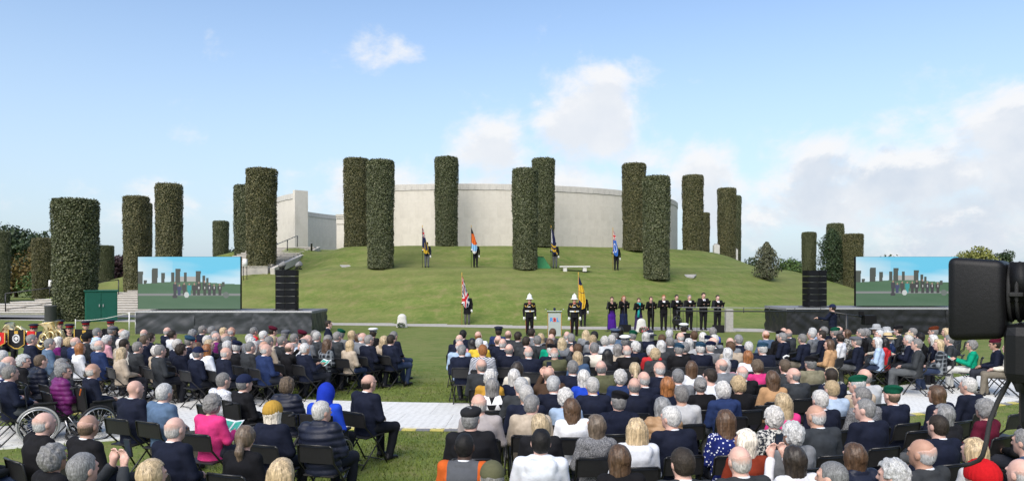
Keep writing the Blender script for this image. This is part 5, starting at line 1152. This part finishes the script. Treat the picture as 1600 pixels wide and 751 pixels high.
def flag_cloth(kind, seed, L=1.45, Wd=.40):
    nu, nv = 26, 52; vs = []; fs = []; mi = []
    for j_ in range(nv+1):
        v = j_/nv
        for i in range(nu+1):
            u = i/nu; w = .05+Wd*(v**.75)*(1-.25*max(0, v-.8)*5); fold = .055*v**.5*math.sin(u*16+seed+v*2.2)+.02*math.sin(u*31+v*6)
            vs.append((-u*w+.03*math.sin(v*5+seed)*u, fold*(.3+u), -v*L-(.16*math.sin(u*3.1)*v if u < 1 else 0)-.22*u*v))
    def colr(u, v):
        union = lambda a, b: 'red' if abs(a-.5) < .09 or abs(b-.5) < .09 else ('white' if abs(a-.5) < .17 or abs(b-.5) < .17 or abs(abs(a-.5)-abs(b-.5)) < .07 else 'navy')
        if kind == 'union': return union((u*1.0) % 1.0, (v*1.7+u*.5) % 1.0)
        if kind == 'canton_navy': return union(u, v*2.6) if v < .36 else ('gold' if v > .86 or (u > .88 and v > .5) or abs(u-.5+.4*(v-.7)) < .05 and v > .55 else 'navy')
        if kind == 'orange': return 'black' if v < .22 else ('orange' if v < .66 else ('sky' if v < .9 else 'white'))
        if kind == 'tri': return 'white' if u < .3 and v < .62 else ('navy' if v < .62 else ('gold' if (v*6) % 1 < .55 else 'navy'))
        if kind == 'ensign': return union(u, v*2.4) if v < .38 else ('white' if abs((v-.68)**2*8+(u-.5)**2*3-.22) < .06 else 'blue')
        if kind == 'gold': return 'navy' if v < .26 or .5 < v < .52 or (v > .8 and u < .55) else 'gold'
    for j_ in range(nv):
        for i in range(nu): a = j_*(nu+1)+i; fs.append((a, a+1, a+nu+2, a+nu+1)); mi.append(FLN.index(colr((i+.5)/nu, (j_+.5)/nv)))
    b = MB(); b.v = vs; b.f = fs; b.m = mi; b.sm = [True]*len(fs); return b.mesh('cloth', [MFL[k] for k in FLN])
def standard(lab, X, Y, z, kind, seed, rz, polemat=M_tube, Lp=2.75):
    t = thing('flag', lab, 'flag', (X, Y, z), rz); MB().tube([(0, 0, 0), (0, 0, Lp)], .018, 8).build('pole', polemat, t)
    MB().lathe([(.012, 0), (.03, .03), (.012, .06), (.028, .10), (.004, .19)], 10, (0, 0, Lp)).build('finial', M_gold, t); o = obj('cloth', flag_cloth(kind, seed), t); o.location = (0, 0, Lp-.06)
M_wood = mat('pole_wood', (.40, .22, .06), .5, .1, 20)
bearers = [(667, 51.0, 'canton_navy', 'navy ensign with gold fringe held by the flag bearer nearest the steps', 'person in beret and navy blazer holding the gold fringed navy ensign', 'bk', M_tube), (743, 51.0, 'orange', 'orange and light blue flag held before the wall', 'person in black suit holding the orange flag', 'bk', M_tube),
           (867, 50.8, 'tri', 'white and navy flag with gold trim beside the stone bench', 'person in beret and navy blazer holding flag beside the stone bench', 'bk', M_tube), (963, 50.8, 'ensign', 'bright blue ensign held near the dark hedge column', 'person in black suit holding the bright blue ensign', None, M_wood),
           (730, 41.2, 'union', 'union flag on a wooden pole held at the path', 'person in long dark coat holding the union flag at the path', 'bk', M_wood), (911, 39.6, 'gold', 'gold and navy standard rising behind the bugler', 'person in black suit holding gold standard behind the bugler', 'bk', M_wood)]
for i, (x, d, kind, fl, pl_, hat, pm) in enumerate(bearers):
    X = at(x, d); z = gz(X, d); coat = i == 4
    t = person(pl_, (X, d, z), math.pi, 'sd', 'bk' if i != 0 else 'nv', 'coat' if coat else 'suit', 'stand', False, 'pole', 'q', hat, 2, (.09, .09, .085) if coat else ((.10, .105, .11) if i in (0, 2) else (.014, .014, .018)), sc=1.0, group='flag bearers', long=.22 if coat else 0., rng=rs)
    J = joints('stand', False, 'pole'); glove('L', J, t, -1); glove('R', J, t, 1)
    if i in (0, 2): MB().box((0, .155, 1.22), (.075, .012, .62), 0, Matrix.Rotation(R(32), 3, 'Y')).build('gold_belt', M_gold, t)
    standard(fl, X-.278, d-.24-.06, z, kind, i*1.7, math.pi, pm)
# the two buglers in white helmets
for i, (x, d, lab) in enumerate(((827.5, 33.6, 'person in white helmet and dark tunic standing alone beside the lectern'), (897.5, 33.4, 'person in white helmet and dark tunic standing before the gold standard'))):
    X = at(x, d); t = person(lab, (X, d, 0), math.pi+.12, 'sd', 'bk', 'suit', 'stand', False, 'sides', 'q', 'hm', 2, (.008, .008, .010), sc=1.02, group='buglers beside the lectern', rng=rs, collar=False)
    J = joints('stand', False, 'sides'); glove('L', J, t, -1); glove('R', J, t, 1)
    b = MB(); b.lathe([(.150, -.03), (.156, -.03), (.156, .03), (.150, .03)], 28, (0, 0, 1.10), 0, None, 1.34, 1.0); b.build('white_belt', M_white, t)
    MB().box((0, .152, 1.10), (.07, .02, .06), 0, None, .005).build('belt_buckle', M_gold, t); MB().torus((0, .0, 1.46), .068, .016, 'Z', 18, 6).build('red_collar', M_red, t)
    for s in (-1, 1):
        MB().tube([(s*.08, .12, 1.40), (s*.13, .13, 1.30), (s*.20, .07, 1.30), (s*.21, .03, 1.38)], .014, 6).build('gold_cord', M_gold, t); MB().box((s*.268, .0, .95), (.012, .09, .10), 0, Matrix.Rotation(0, 3, 'Z')).build('cuff_braid', M_gold, t)
        MB().tube([(s*.175, .0, .86), (s*.168, .01, .50), (s*.158, -.02, .12)], .010, 6).build('red_stripe', M_red, t)
    b = MB(); b.box((.05, .150, 1.30), (.13, .012, .04), 0); b.build('medal_bar', M_silver, t)
# lectern with printed letters
d = 33.4; t = thing('lectern', 'frosted lectern with coloured letters and two microphones', 'lectern', (at(866.5, d), d, 0))
MB().box((0, 0, .54), (.58, .06, 1.0), 0, None, .01).build('front_panel', M_frost, t); MB().box((0, .2, .02), (.6, .5, .04), 0, None, .01).build('base', M_edge, t)
MB().box((0, .16, 1.09), (.66, .42, .04), 0, Matrix.Rotation(R(-12), 3, 'X'), .01).build('desk', M_frost, t)
for s in (-1, 1): MB().box((s*.305, .0, .54), (.025, .08, 1.04), 0, None, .004).build('side_strip', M_wood, t); MB().tube([(s*.22, .1, 1.12), (s*.30, .05, 1.22), (s*.38, -.02, 1.22)], .009, 6).build('microphone', M_tube, t); MB().ball((s*.40, -.03, 1.21), .028).build('microphone_head', M_edge, t)
MB().ball((0, .02, 1.22), (.06, .05, .07)).build('crest', M_navyc, t)
def letter(ch, x, mt):
    cu = bpy.data.curves.new('letter', 'FONT'); cu.body = ch; cu.size = .25; cu.extrude = .004; cu.align_x = 'CENTER'; cu.offset = .006
    tmp = bpy.data.objects.new('tmp_letter', cu); me = bpy.data.meshes.new_from_object(tmp); bpy.data.objects.remove(tmp); o = obj('printed_letter', me, t, mt); o.location = (x, -.036, .66); o.rotation_euler = (R(90), 0, 0)
letter('R', -.145, M_blue); letter('B', 0.0, M_poppy); letter('L', .145, M_blue)
MB().ball((.0, -.042, .745), (.035, .006, .035)).build('seed_dot', M_dark, t)
# nine singers with folders
sing = [(956, 37.0, 'un', True, 'purple', (.055, .012, .20)), (974.5, 37.2, 'lr', True, 'navy', (.012, .018, .055)), (998, 36.8, 'un', True, 'dark violet', (.035, .022, .075)), (1017, 37.2, 'pn', True, None, None), (1037, 37.0, 'sr', False, None, None), (1057, 37.2, 'sk', False, None, None), (1077, 37.0, 'sg', False, None, None), (1099, 37.0, 'sd', False, None, None), (1121, 36.8, 'sd', False, None, None)]
SLAB = ['person in black jacket and long purple gown singing from a folder', 'person in black jacket and long navy gown singing with long loose hair', 'person with turquoise scarf singing behind the white marker stone', 'person in plain black top and trousers singing beside the white marker stone', 'person in open black jacket and white shirt singing, fifth of the nine',
        'person in black suit singing behind the hanging crane camera', 'person in dark green jacket singing beside the crane camera', 'tallest person in black suit with pale tie singing, next to last', 'person in black jacket singing beside the stone post, last of the nine']
FOLD = MB()
for s_ in (-1, 1): FOLD.box((s_*.12, 0, 0), (.235, .31, .012), 0, Matrix.Rotation(-s_*.25, 3, 'Y'), .002); FOLD.box((s_*.12, 0, .010), (.20, .27, .004), 1, Matrix.Rotation(-s_*.25, 3, 'Y'))
FOLD = FOLD.mesh('folder', [M_blackc, M_paper])
NTH = ['first', 'second', 'third', 'fourth', 'fifth', 'sixth', 'seventh', 'eighth', 'ninth']
for i, (x, d, hair, fem, gw, gcol) in enumerate(sing):
    X = at(x, d); sc = (1.68 if fem else 1.78)/1.74; sc *= {1: 1.03, 7: 1.06, 2: .97}.get(i, 1)
    t = person(SLAB[i], (X, d, 0), math.pi+rs.uniform(-.12, .12), hair, 'bk', 'knit' if fem else 'suit', 'stand', fem, 'book', 'p', None, 2, gcol or (.010, .010, .012), 'gown' if gw else 'trousers', sc, 'nine singers in a row', var=i % 2, rng=rs, pitch=-.12)
    if i == 2:
        MB().tube([(-.06, .10, 1.46), (-.02, .165, 1.30), (.02, .20, 1.05), (.05, .20, .72)], [.035, .05, .06, .07], 8).build('scarf', mat('turquoise_silk', (.02, .36, .36), .5, .15, 15), t); MB().torus((0, .01, 1.46), .075, .028, 'Z', 16, 8).build('scarf_loop', MATS['turquoise_silk'], t)
    if i in (0, 1): MB().box((0, .125, 1.36), (.06, .02, .16), 0, Matrix.Rotation(R(-12), 3, 'X'), .01).build('neckline', MATS['neck_skin'] if 'neck_skin' in MATS else mat('neck_skin', (.55, .33, .25), .6, .05), t)
    if i > 3:
        MB().add([(-.06, .120, 1.44), (.06, .120, 1.44), (.04, .168, 1.24), (0, .172, 1.12), (-.04, .168, 1.24), (-.04, .12, 1.42)], [(0, 4, 3, 2, 1)]).build('shirt_front', M_shirt, t)
        if i == 7: MB().box((0, .158, 1.30), (.035, .01, .22), 0, Matrix.Rotation(R(-8), 3, 'X')).build('tie', mat('tie_violet', (.18, .15, .32), .6, .1), t)
    c = obj('folder', FOLD, None, loc=(X, d-.42*sc, 1.27*sc), rot=(R(-48), 0, 0)); tag(c, f'black singing folder held by the {NTH[i]} singer from the lectern', 'folder', 'singing folders')
for i, (x, lab) in enumerate(((949.5, 'before the purple gown'), (975.5, 'before the navy gown'), (1019.5, 'before the plain black trousers'), (1047.5, 'between the fifth and sixth singers'), (1067.5, 'between the sixth and seventh singers'), (1089, 'between the last three singers'), (1115.5, 'before the singer at the stone post'))):
    d = 36.1; t = thing('microphone_stand', 'slim black microphone stand '+lab, 'microphone', (at(x, d), d, 0), 0, 'microphone stands')
    MB().tube([(0, 0, .02), (0, 0, 1.42)], .011, 6).build('pole', M_tube, t); MB().lathe([(.14, 0), (.14, .015), (.03, .03)], 16).build('base', M_tube, t); MB().tube([(0, 0, 1.42), (.02, .10, 1.47)], .012, 6).build('boom', M_tube, t); MB().ball((.025, .13, 1.485), (.024, .035, .024)).build('microphone_head', M_tube, t)
for (x, d, lab, rz) in ((976, 35.8, 'black wedge monitor speaker beside the marker stone', .1), (1122, 35.6, 'black wedge monitor speaker beside the stone post', -.2)):
    t = thing('monitor_speaker', lab, 'loudspeaker', (at(x, d), d, 0), rz); MB().add([(-.28, -.2, 0), (.28, -.2, 0), (.28, .22, 0), (-.28, .22, 0), (-.28, -.14, .36), (.28, -.14, .36), (.28, .22, .12), (-.28, .22, .12)], [(3, 2, 1, 0), (0, 1, 5, 4), (4, 5, 6, 7), (1, 2, 6, 5), (2, 3, 7, 6), (3, 0, 4, 7)]).build('cabinet', M_spk, t)
    MB().box((0, .04, .252), (.5, .40, .01), 0, Matrix.Rotation(R(-33), 3, 'X')).build('grille', M_grille, t)
# marker stones with wreaths, stone post, bench, tarpaulin
for (x, d, w, h_, lab, fl) in ((628, 38.8, .58, .72, 'rounded white marker stone with a wreath at the path', False), (1002, 35.6, .54, .66, 'rounded white marker stone with flowers before the singers', True)):
    t = thing('marker_stone', lab, 'stone', (at(x, d), d, 0)); f_ = Field((-.5, -.4, -.05), (.5, .4, 1.0), .022); f_.cone(V3(0, 0, .1), V3(0, 0, h_*.70), w*.47, w*.40, (1, .62, 1), .03); f_.cone(V3(-.1, 0, .05), V3(.1, 0, .05), w*.34, w*.34, (1.0, .7, 1), .03)
    P = f_.grid(); f_.F += (.008*vnoise(P, 16, 3)).astype(np.float32); f_.F = np.maximum(f_.F, (.0-P[2]).astype(np.float32)); V_, Q_ = f_.net(); obj('boulder', np_mesh('boulder', V_, Q_, M_riser, True), t)
    w2 = thing('wreath', 'small round wreath leaning on the '+('marker stone before the singers' if fl else 'marker stone at the path'), 'wreath', (at(x, d)+(.06 if fl else 0), d-.27, .13)); rng = np.random.RandomState(8); n = 500; a_ = rng.rand(n)*6.28; b_ = rng.rand(n)*6.28; rr = .11+.045*np.cos(b_)
    Pq = np.stack([rr*np.cos(a_)*1.4, .045*np.sin(b_), rr*np.sin(a_)], -1); V_, Q_ = leaf_quads(Pq, Pq*1.0, .05, rng); obj('leaves', np_mesh('leaves', V_, Q_, M_wreath), w2)
    if fl:
        Pq = Pq[::6]+np.array((.02, -.03, .02)); V_, Q_ = leaf_quads(Pq, np.tile([[0, -1., .2]], (len(Pq), 1)), .06, rng); obj('flowers', np_mesh('flowers', V_, Q_, M_flower), w2)
d = 36.0; t = thing('stone_post', 'rough square stone post at the end of the singers', 'post', (at(1139, d), d, 0)); b = MB(); b.box((0, 0, .55), (.36, .3, 1.12), 0, None, .03); b.build('shaft', M_concrete, t); MB().box((0, 0, .03), (.5, .44, .06), 0, None, .01).build('footing', M_concrete, t)
d = 49.6; X = at(898, d); t = thing('stone_bench', 'low pale stone bench on the grass terrace', 'bench', (X, d, gz(X, d)-.02)); MB().box((0, 0, .33), (2.05, .5, .09), 0, None, .02).build('seat', M_riser, t)
for s in (-1, 1): MB().box((s*.66, 0, .14), (.26, .40, .29), 0, None, .015).build('leg', M_riser, t)
d = 50.4; X = at(847, d); t = thing('tarpaulin', 'small green tarpaulin propped beside a terrace hedge column', 'tarpaulin', (X, d, gz(X, d)-.02)); MB().add([(-.75, -.3, 0), (.6, -.35, 0), (.62, .4, .02), (-.7, .4, .02), (-.5, 0, .85), (.12, .02, .78)], [(0, 1, 5, 4), (1, 2, 5), (2, 3, 4, 5), (3, 0, 4), (3, 2, 1, 0)]).build('sheet', M_tarp, t); MB().tube([(-.5, 0, .85), (.12, .02, .78)], .02, 6).build('ridge_pole', M_tube, t)

# ------------------------------------------------------------------ crane camera and its operator
d = 26.0; X0 = at(1058, d); X1 = at(1298, d); zb = CAMZ-57/F*d
t = thing('camera_crane', 'long thin camera crane reaching from the operator past the singers', 'camera crane', (X1, d, 0))
L = X1-X0; zt = zb+.06
MB().tube([(-L, .0, zt-.02), (-.2, 0, zb)], .022, 8).build('boom', M_tube, t); MB().tube([(-L, .0, zt+.10), (-.2, 0, zb+.13)], .009, 6).build('tension_wire', M_edge, t)
for k in range(6): MB().tube([(-L*(k+.4)/6, 0, zb-.03), (-L*(k+.4)/6, 0, zb+.15)], .014, 6).build('boom_clamp', M_tube, t)
MB().tube([(.0, 0, zb), (1.4, 0, zb-.22)], .028, 8).build('rear_arm', M_tube, t); MB().box((1.35, 0, zb-.28), (.42, .3, .34), 0, None, .03).build('counterweight', M_spk, t); MB().box((1.05, -.05, zb-.05), (.16, .1, .16), 0, None, .02).build('monitor', M_spk, t)
MB().tube([(.55, 0, 0), (.55, 0, zb-.1)], .05, 10).build('column', M_tube, t)
for a in (0, 2.1, 4.2): MB().tube([(.55, 0, .55), (.55+.6*math.cos(a), .6*math.sin(a), .02)], .022, 8).build('leg', M_tube, t)
h0 = MB().tube([(-L, 0, zt), (-L, 0, zt-.28)], .02, 8).build('drop_arm', M_tube, t)
b = MB(); b.box((-L, -.02, zt-.42), (.20, .30, .20), 0, None, .03); b.lathe([(.08, 0), (.085, .12), (.07, .13)], 16, (-L, .12, zt-.42), 0, Matrix.Rotation(R(-90), 3, 'X')); b.build('hanging_camera', M_camb, t); MB().torus((-L, 0, zt-.38), .16, .018, 'Y', 20, 6).build('gimbal_ring', M_tube, t)
person('person in dark top and cap working the camera crane', (at(1306, d), d+.25, 0), .75, 'sd', 'nv', 'knit', 'stand', False, 'reach', 'q', 'cc', 2, (.012, .012, .015), sc=.99, rng=rs)
d = 20.9; person('person in navy suit standing to read beside the stage corner', (at(513, d), d, 0), R(-75), 'sd', 'nv', 'suit', 'stand', False, 'book', 'q', None, 2, None, sc=.85, rng=rs)
c = obj('folder', FOLD, None, loc=(at(527, d), d+.06, 1.06), rot=(R(38), 0, R(-75))); tag(c, 'open folder held by the reader beside the stage corner', 'folder', 'singing folders')

# ------------------------------------------------------------------ green cabinet, bin, sign board, rope fence
q = px(158, 501); t = thing('metal_cabinet', 'dark green metal cabinet with two doors under the broad hedge column', 'cabinet', (q[0], q[1], 0), R(30))
MB().box((0, 0, .90), (1.7, 1.25, 1.76), 0, None, .01).build('body', M_green, t); MB().box((0, 0, 1.82), (1.82, 1.37, .09), 0, None, .015).build('roof', M_greend, t); MB().box((0, 0, .03), (1.6, 1.15, .06)).build('plinth', M_tube, t)
for s in (-1, 1): o = MB().box((s*.40, -.64, .90), (.76, .03, 1.62), 0, None, .008).build('door', M_greend, t); MB().box((s*.40-s*.30, -.67, .95), (.05, .05, .16), 0, None, .01).build('handle', M_edge, o)
q = px(79, 503); t = thing('litter_bin', 'dark grey round litter bin beside the broad hedge column', 'bin', (q[0], q[1], 0)); MB().lathe([(.28, 0), (.31, .04), (.31, .90), (.33, .92), (.33, .99), (.27, .99), (.26, .94)], 22).build('drum', M_asph if False else mat('bin_grey', (.075, .077, .08), .6, .1, 6), t); MB().lathe([(.262, .93), (.262, .94), (.001, .941)], 20).build('liner', M_blackc, t)
q = px(90, 499); t = thing('sign_board', 'slim pale sign board between the bin and the hedge', 'sign', (q[0], q[1]+.5, 0), .5); MB().box((0, 0, .62), (.5, .06, 1.24), 0, None, .02).build('board', M_concrete, t); MB().box((0, -.034, .75), (.4, .01, .7), 0).build('panel', M_white, t)
t = thing('rope_fence', 'white rope on white posts between cabinet and stage', 'fence', (0, 0, 0)); pts = [px(108, 516), px(202, 521), px(212, 521)]
for p in pts[1:]: MB().tube([(p[0], p[1], 0), (p[0], p[1], 1.0)], .028, 8).build('post', M_white, t)
a0, b0 = Vector((at(118, 37.0), 37.0, .48)), Vector((pts[1][0], pts[1][1], .98)); MB().tube([a0.lerp(b0, k/10)+Vector((0, 0, -.10*math.sin(math.pi*k/10))) for k in range(11)], .012, 6).build('rope', M_rope, t); MB().tube([(at(118, 37.0), 37.0, 0), (at(118, 37.0), 37.0, .55)], .02, 8).build('post', M_white, t)

# ------------------------------------------------------------------ the band at the picture edge
def euphonium(lab, x, d, z, rz, tilt):
    t_ = thing('brass_horn', lab, 'brass horn', (x, d, z), rz, 'brass instruments'); t_.rotation_euler = (0, R(tilt), rz)
    t_.scale = (1.25, 1.25, 1.25)
    MB().lathe([(.028, 0), (.035, .16), (.05, .28), (.075, .36), (.12, .42), (.165, .445), (.168, .452), (.118, .425), (.07, .36)], 22, (0, 0, 0)).build('bell', M_brass, t_); MB().torus((-.07, 0, 0), .075, .026, 'Y', 24, 8, 0, R(180), R(360)).build('lower_bow', M_brass, t_)
    MB().torus((-.07, .04, .16), .09, .016, 'Y', 22, 8).build('tube_coil', M_brass, t_); MB().tube([(-.145, 0, 0), (-.145, 0, .26), (-.10, .05, .30), (-.16, .12, .30)], [.022, .016, .012, .014], 8).build('lead_pipe', M_brass, t_)
    for k in range(3): v_ = MB().lathe([(.02, 0), (.02, .16), (.026, .165), (.026, .18)], 10, (-.05-.045*k, -.05, .05)).build('valve', M_brass, t_)
BANDL = ['at the picture edge', 'behind the scarlet banner', 'beside the nearest horn', 'highest of the row', 'between horns and dark banner', 'with a gold pole before them', 'nearest the stage']
for i, (x, y, a) in enumerate(((14, 511, 150), (53, 514, 150), (76, 510, 140), (95, 507, 140), (108, 514, 150), (137, 509, 150), (170, 507, 160))):
    d = F*1.585/(y-HOR); X = at(x, d); person('band member in dark tunic and red banded cap, '+BANDL[i], (X, d, 0), -R(a), 'sd', 'bk', 'suit', 'sit', False, 'book', 'q', 'pr', 2, (.01, .01, .014), group='band in red banded caps', rng=rs, collar=False)
    folding_chair('black folding chair under the bandsman '+BANDL[i], (X, d, 0), -R(a), True)
for i, (x, y, d, tl, lab) in enumerate(((60, 519, 21.6, -40, 'shiny brass horn tilted toward the scarlet banner'), (78, 522, 21.3, 10, 'shiny brass horn in the middle of the band'), (92, 521, 21.3, 22, 'shiny brass horn leaning toward the stage'), (38, 513, 22.0, 65, 'slender brass horn held sideways above the dark banner'))):
    euphonium(lab, at(x, d-1.2), d-1.2, CAMZ-(y-HOR)/F*(d-1.2)-.24, R(170), tl)
def banner(lab, x0, x1, y0, y1, d, base, trim, emblem, zig=True):
    Xc = at((x0+x1)/2, d); w = (x1-x0)/F*d; zt = CAMZ-(y0-HOR)/F*d; zb_ = CAMZ-(y1-HOR)/F*d; h_ = zt-zb_; t_ = thing('banner_stand', lab, 'banner', (Xc, d, 0), R(-12))
    low = .22*h_ if zig else .10*h_; out = [(-w/2, zt), (w/2, zt), (w/2, zb_+low), (w*.12, zb_), (-w*.12, zb_), (-w/2, zb_+low)]
    f_ = MB().add([(x, 0, z) for x, z in out]+[(x, .02, z) for x, z in out], [(0, 5, 4, 3, 2, 1), (6, 7, 8, 9, 10, 11)]+[(i, (i+1) % 6, (i+1) % 6+6, i+6) for i in range(6)]).build('banner_cloth', base, t_)
    if trim: MB().tube([(x, -.012, z) for x, z in out[1:]+out[:1]], .013, 6).build('fringe', trim, f_)
    cz = zb_+h_*.58; r = min(w, h_)*.2
    MB().torus((0, -.012, cz-r*.25), r, r*.22, 'Y', 22, 6).build('emblem_ring', emblem, f_); MB().box((0, -.014, cz-r*.2), (r*.9, .012, r*.9), 0, Matrix.Rotation(R(45), 3, 'Y')).build('emblem_star', emblem, f_)
    b_ = MB(); b_.box((0, -.014, cz+r*1.2), (r*1.1, .012, r*.3)); 
    for k in (-1, 0, 1): b_.ball((k*r*.4, -.014, cz+r*1.55), (r*.22, .012, r*.3))
    b_.build('emblem_crown', M_gold, f_); MB().tube([(0, .03, 0), (0, .03, zt-.05)], .015, 8).build('stand_pole', M_tube, t_)
    for a in (0, 2.1, 4.2): MB().tube([(0, .03, .3), (.25*math.cos(a), .03+.25*math.sin(a), .01)], .01, 6).build('leg', M_tube, t_)
banner('black banner with silver emblem and gold fringe among the band', 11, 41, 515, 544, 20.6, M_blackc, M_gold, M_silver); banner('scarlet banner with small silver emblem hanging among the band', 41, 55, 517, 543, 20.45, M_red, None, M_silver); banner('scarlet and gold banner at the picture edge', -14, 10, 519, 540, 20.5, M_red, M_gold, M_silver)
banner('black banner with gold emblem behind the seated audience', 114, 150, 514, 542, 21.0, M_blackc, M_gold, M_gold, False); banner('dark banner half hidden behind the navy suit', 55, 74, 518, 545, 20.9, M_navyc, M_gold, M_silver)

# ------------------------------------------------------------------ the video camera close by
d = 1.45; t = thing('video_camera', 'large black video camera with square lens hood close to the viewer', 'camera', (at(1533, d), d, CAMZ), R(-40)); k = d/F; kh = k*.85
def lp(x, y): return ((x-1533)*kh, 0, -(y-HOR)*k)
c = lp(1533, 466); dims = ((1576-1490)*kh, .15, (531-402)*k)
bm = bmesh.new(); bmesh.ops.create_cube(bm, size=1)
for v in bm.verts:
    s = 1.0 if v.co.x < 0 else .90; v.co = Vector((v.co.x*dims[0], v.co.y*dims[1]*s, v.co.z*dims[2]*s))
bmesh.ops.bevel(bm, geom=bm.edges[:], offset=.014, segments=4, affect='EDGES', profile=.5); me = bpy.data.meshes.new('lens_hood'); bm.to_mesh(me); bm.free()
for p in me.polygons: p.use_smooth = True
o = obj('lens_hood', me, t, M_camb); o.location = c
MB().torus((c[0]-dims[0]/2+.004, 0, c[2]), .045, .006, 'X', 24, 6).build('hood_mouth', M_rubber, o, (-c[0], 0, -c[2]))
rx = Matrix.Rotation(R(90), 3, 'Y'); z1 = lp(0, 455)[2]
MB().lathe([(.052, 0), (.054, .01), (.054, .03), (.050, .034), (.056, .04), (.056, .07), (.048, .075), (.048, .12)], 30, (lp(1572, 0)[0], 0, z1), 0, rx).build('lens_barrel', M_camb, t)
for xx in (1580, 1592): MB().torus((lp(xx, 0)[0], 0, z1), .0555, .0035, 'X', 30, 6).build('focus_ring', M_rubber, t)
MB().box((lp(1592, 0)[0], -.056, lp(0, 458)[2]), (.022, .012, .008), 0, None, .002).build('lens_switch', M_rubber, t)
bm = bmesh.new(); bmesh.ops.create_cube(bm, size=1)
for v in bm.verts: v.co = Vector((v.co.x*.26, v.co.y*.14, v.co.z*.145))
bmesh.ops.bevel(bm, geom=bm.edges[:], offset=.035, segments=4, affect='EDGES'); me = bpy.data.meshes.new('camera_body'); bm.to_mesh(me); bm.free()
for p in me.polygons: p.use_smooth = True
o = obj('camera_body', me, t, M_camb); o.location = (lp(1582, 0)[0]+.13, -.02, lp(0, 440)[2])
MB().box((lp(1640, 0)[0], -.02, lp(0, 545)[2]), (.14, .13, .11), 0, None, .02).build('fluid_head', M_camb, t); MB().box((lp(1650, 0)[0], 0, lp(0, 620)[2]), (.12, .12, .10), 0, None, .02).build('tripod_bowl', M_camb, t)
for a in (.9, 2.6, 5.2): MB().tube([(lp(1650, 0)[0]+.05, .02, lp(0, 640)[2]), (lp(1650, 0)[0]+.05+.35*math.cos(a)+.3, .02+.35*math.sin(a), -CAMZ)], [.022, .018], 8).build('tripod_leg', M_camb, t)
cab = [(1586, 575), (1577, 592), (1563, 620), (1552, 650), (1548, 680), (1543, 700), (1536, 710), (1522, 719), (1510, 724)]; MB().tube([(lp(x, y)[0], -.05+.012*math.sin(i), lp(x, y)[2]) for i, (x, y) in enumerate(cab)], .0042, 8).build('cable', M_rubber, t)
cab = [(1596, 530), (1590, 560), (1600, 600), (1588, 575)]; MB().tube([(lp(x, y)[0], -.07, lp(x, y)[2]) for i, (x, y) in enumerate(cab)], .008, 8).build('cable', M_rubber, t)
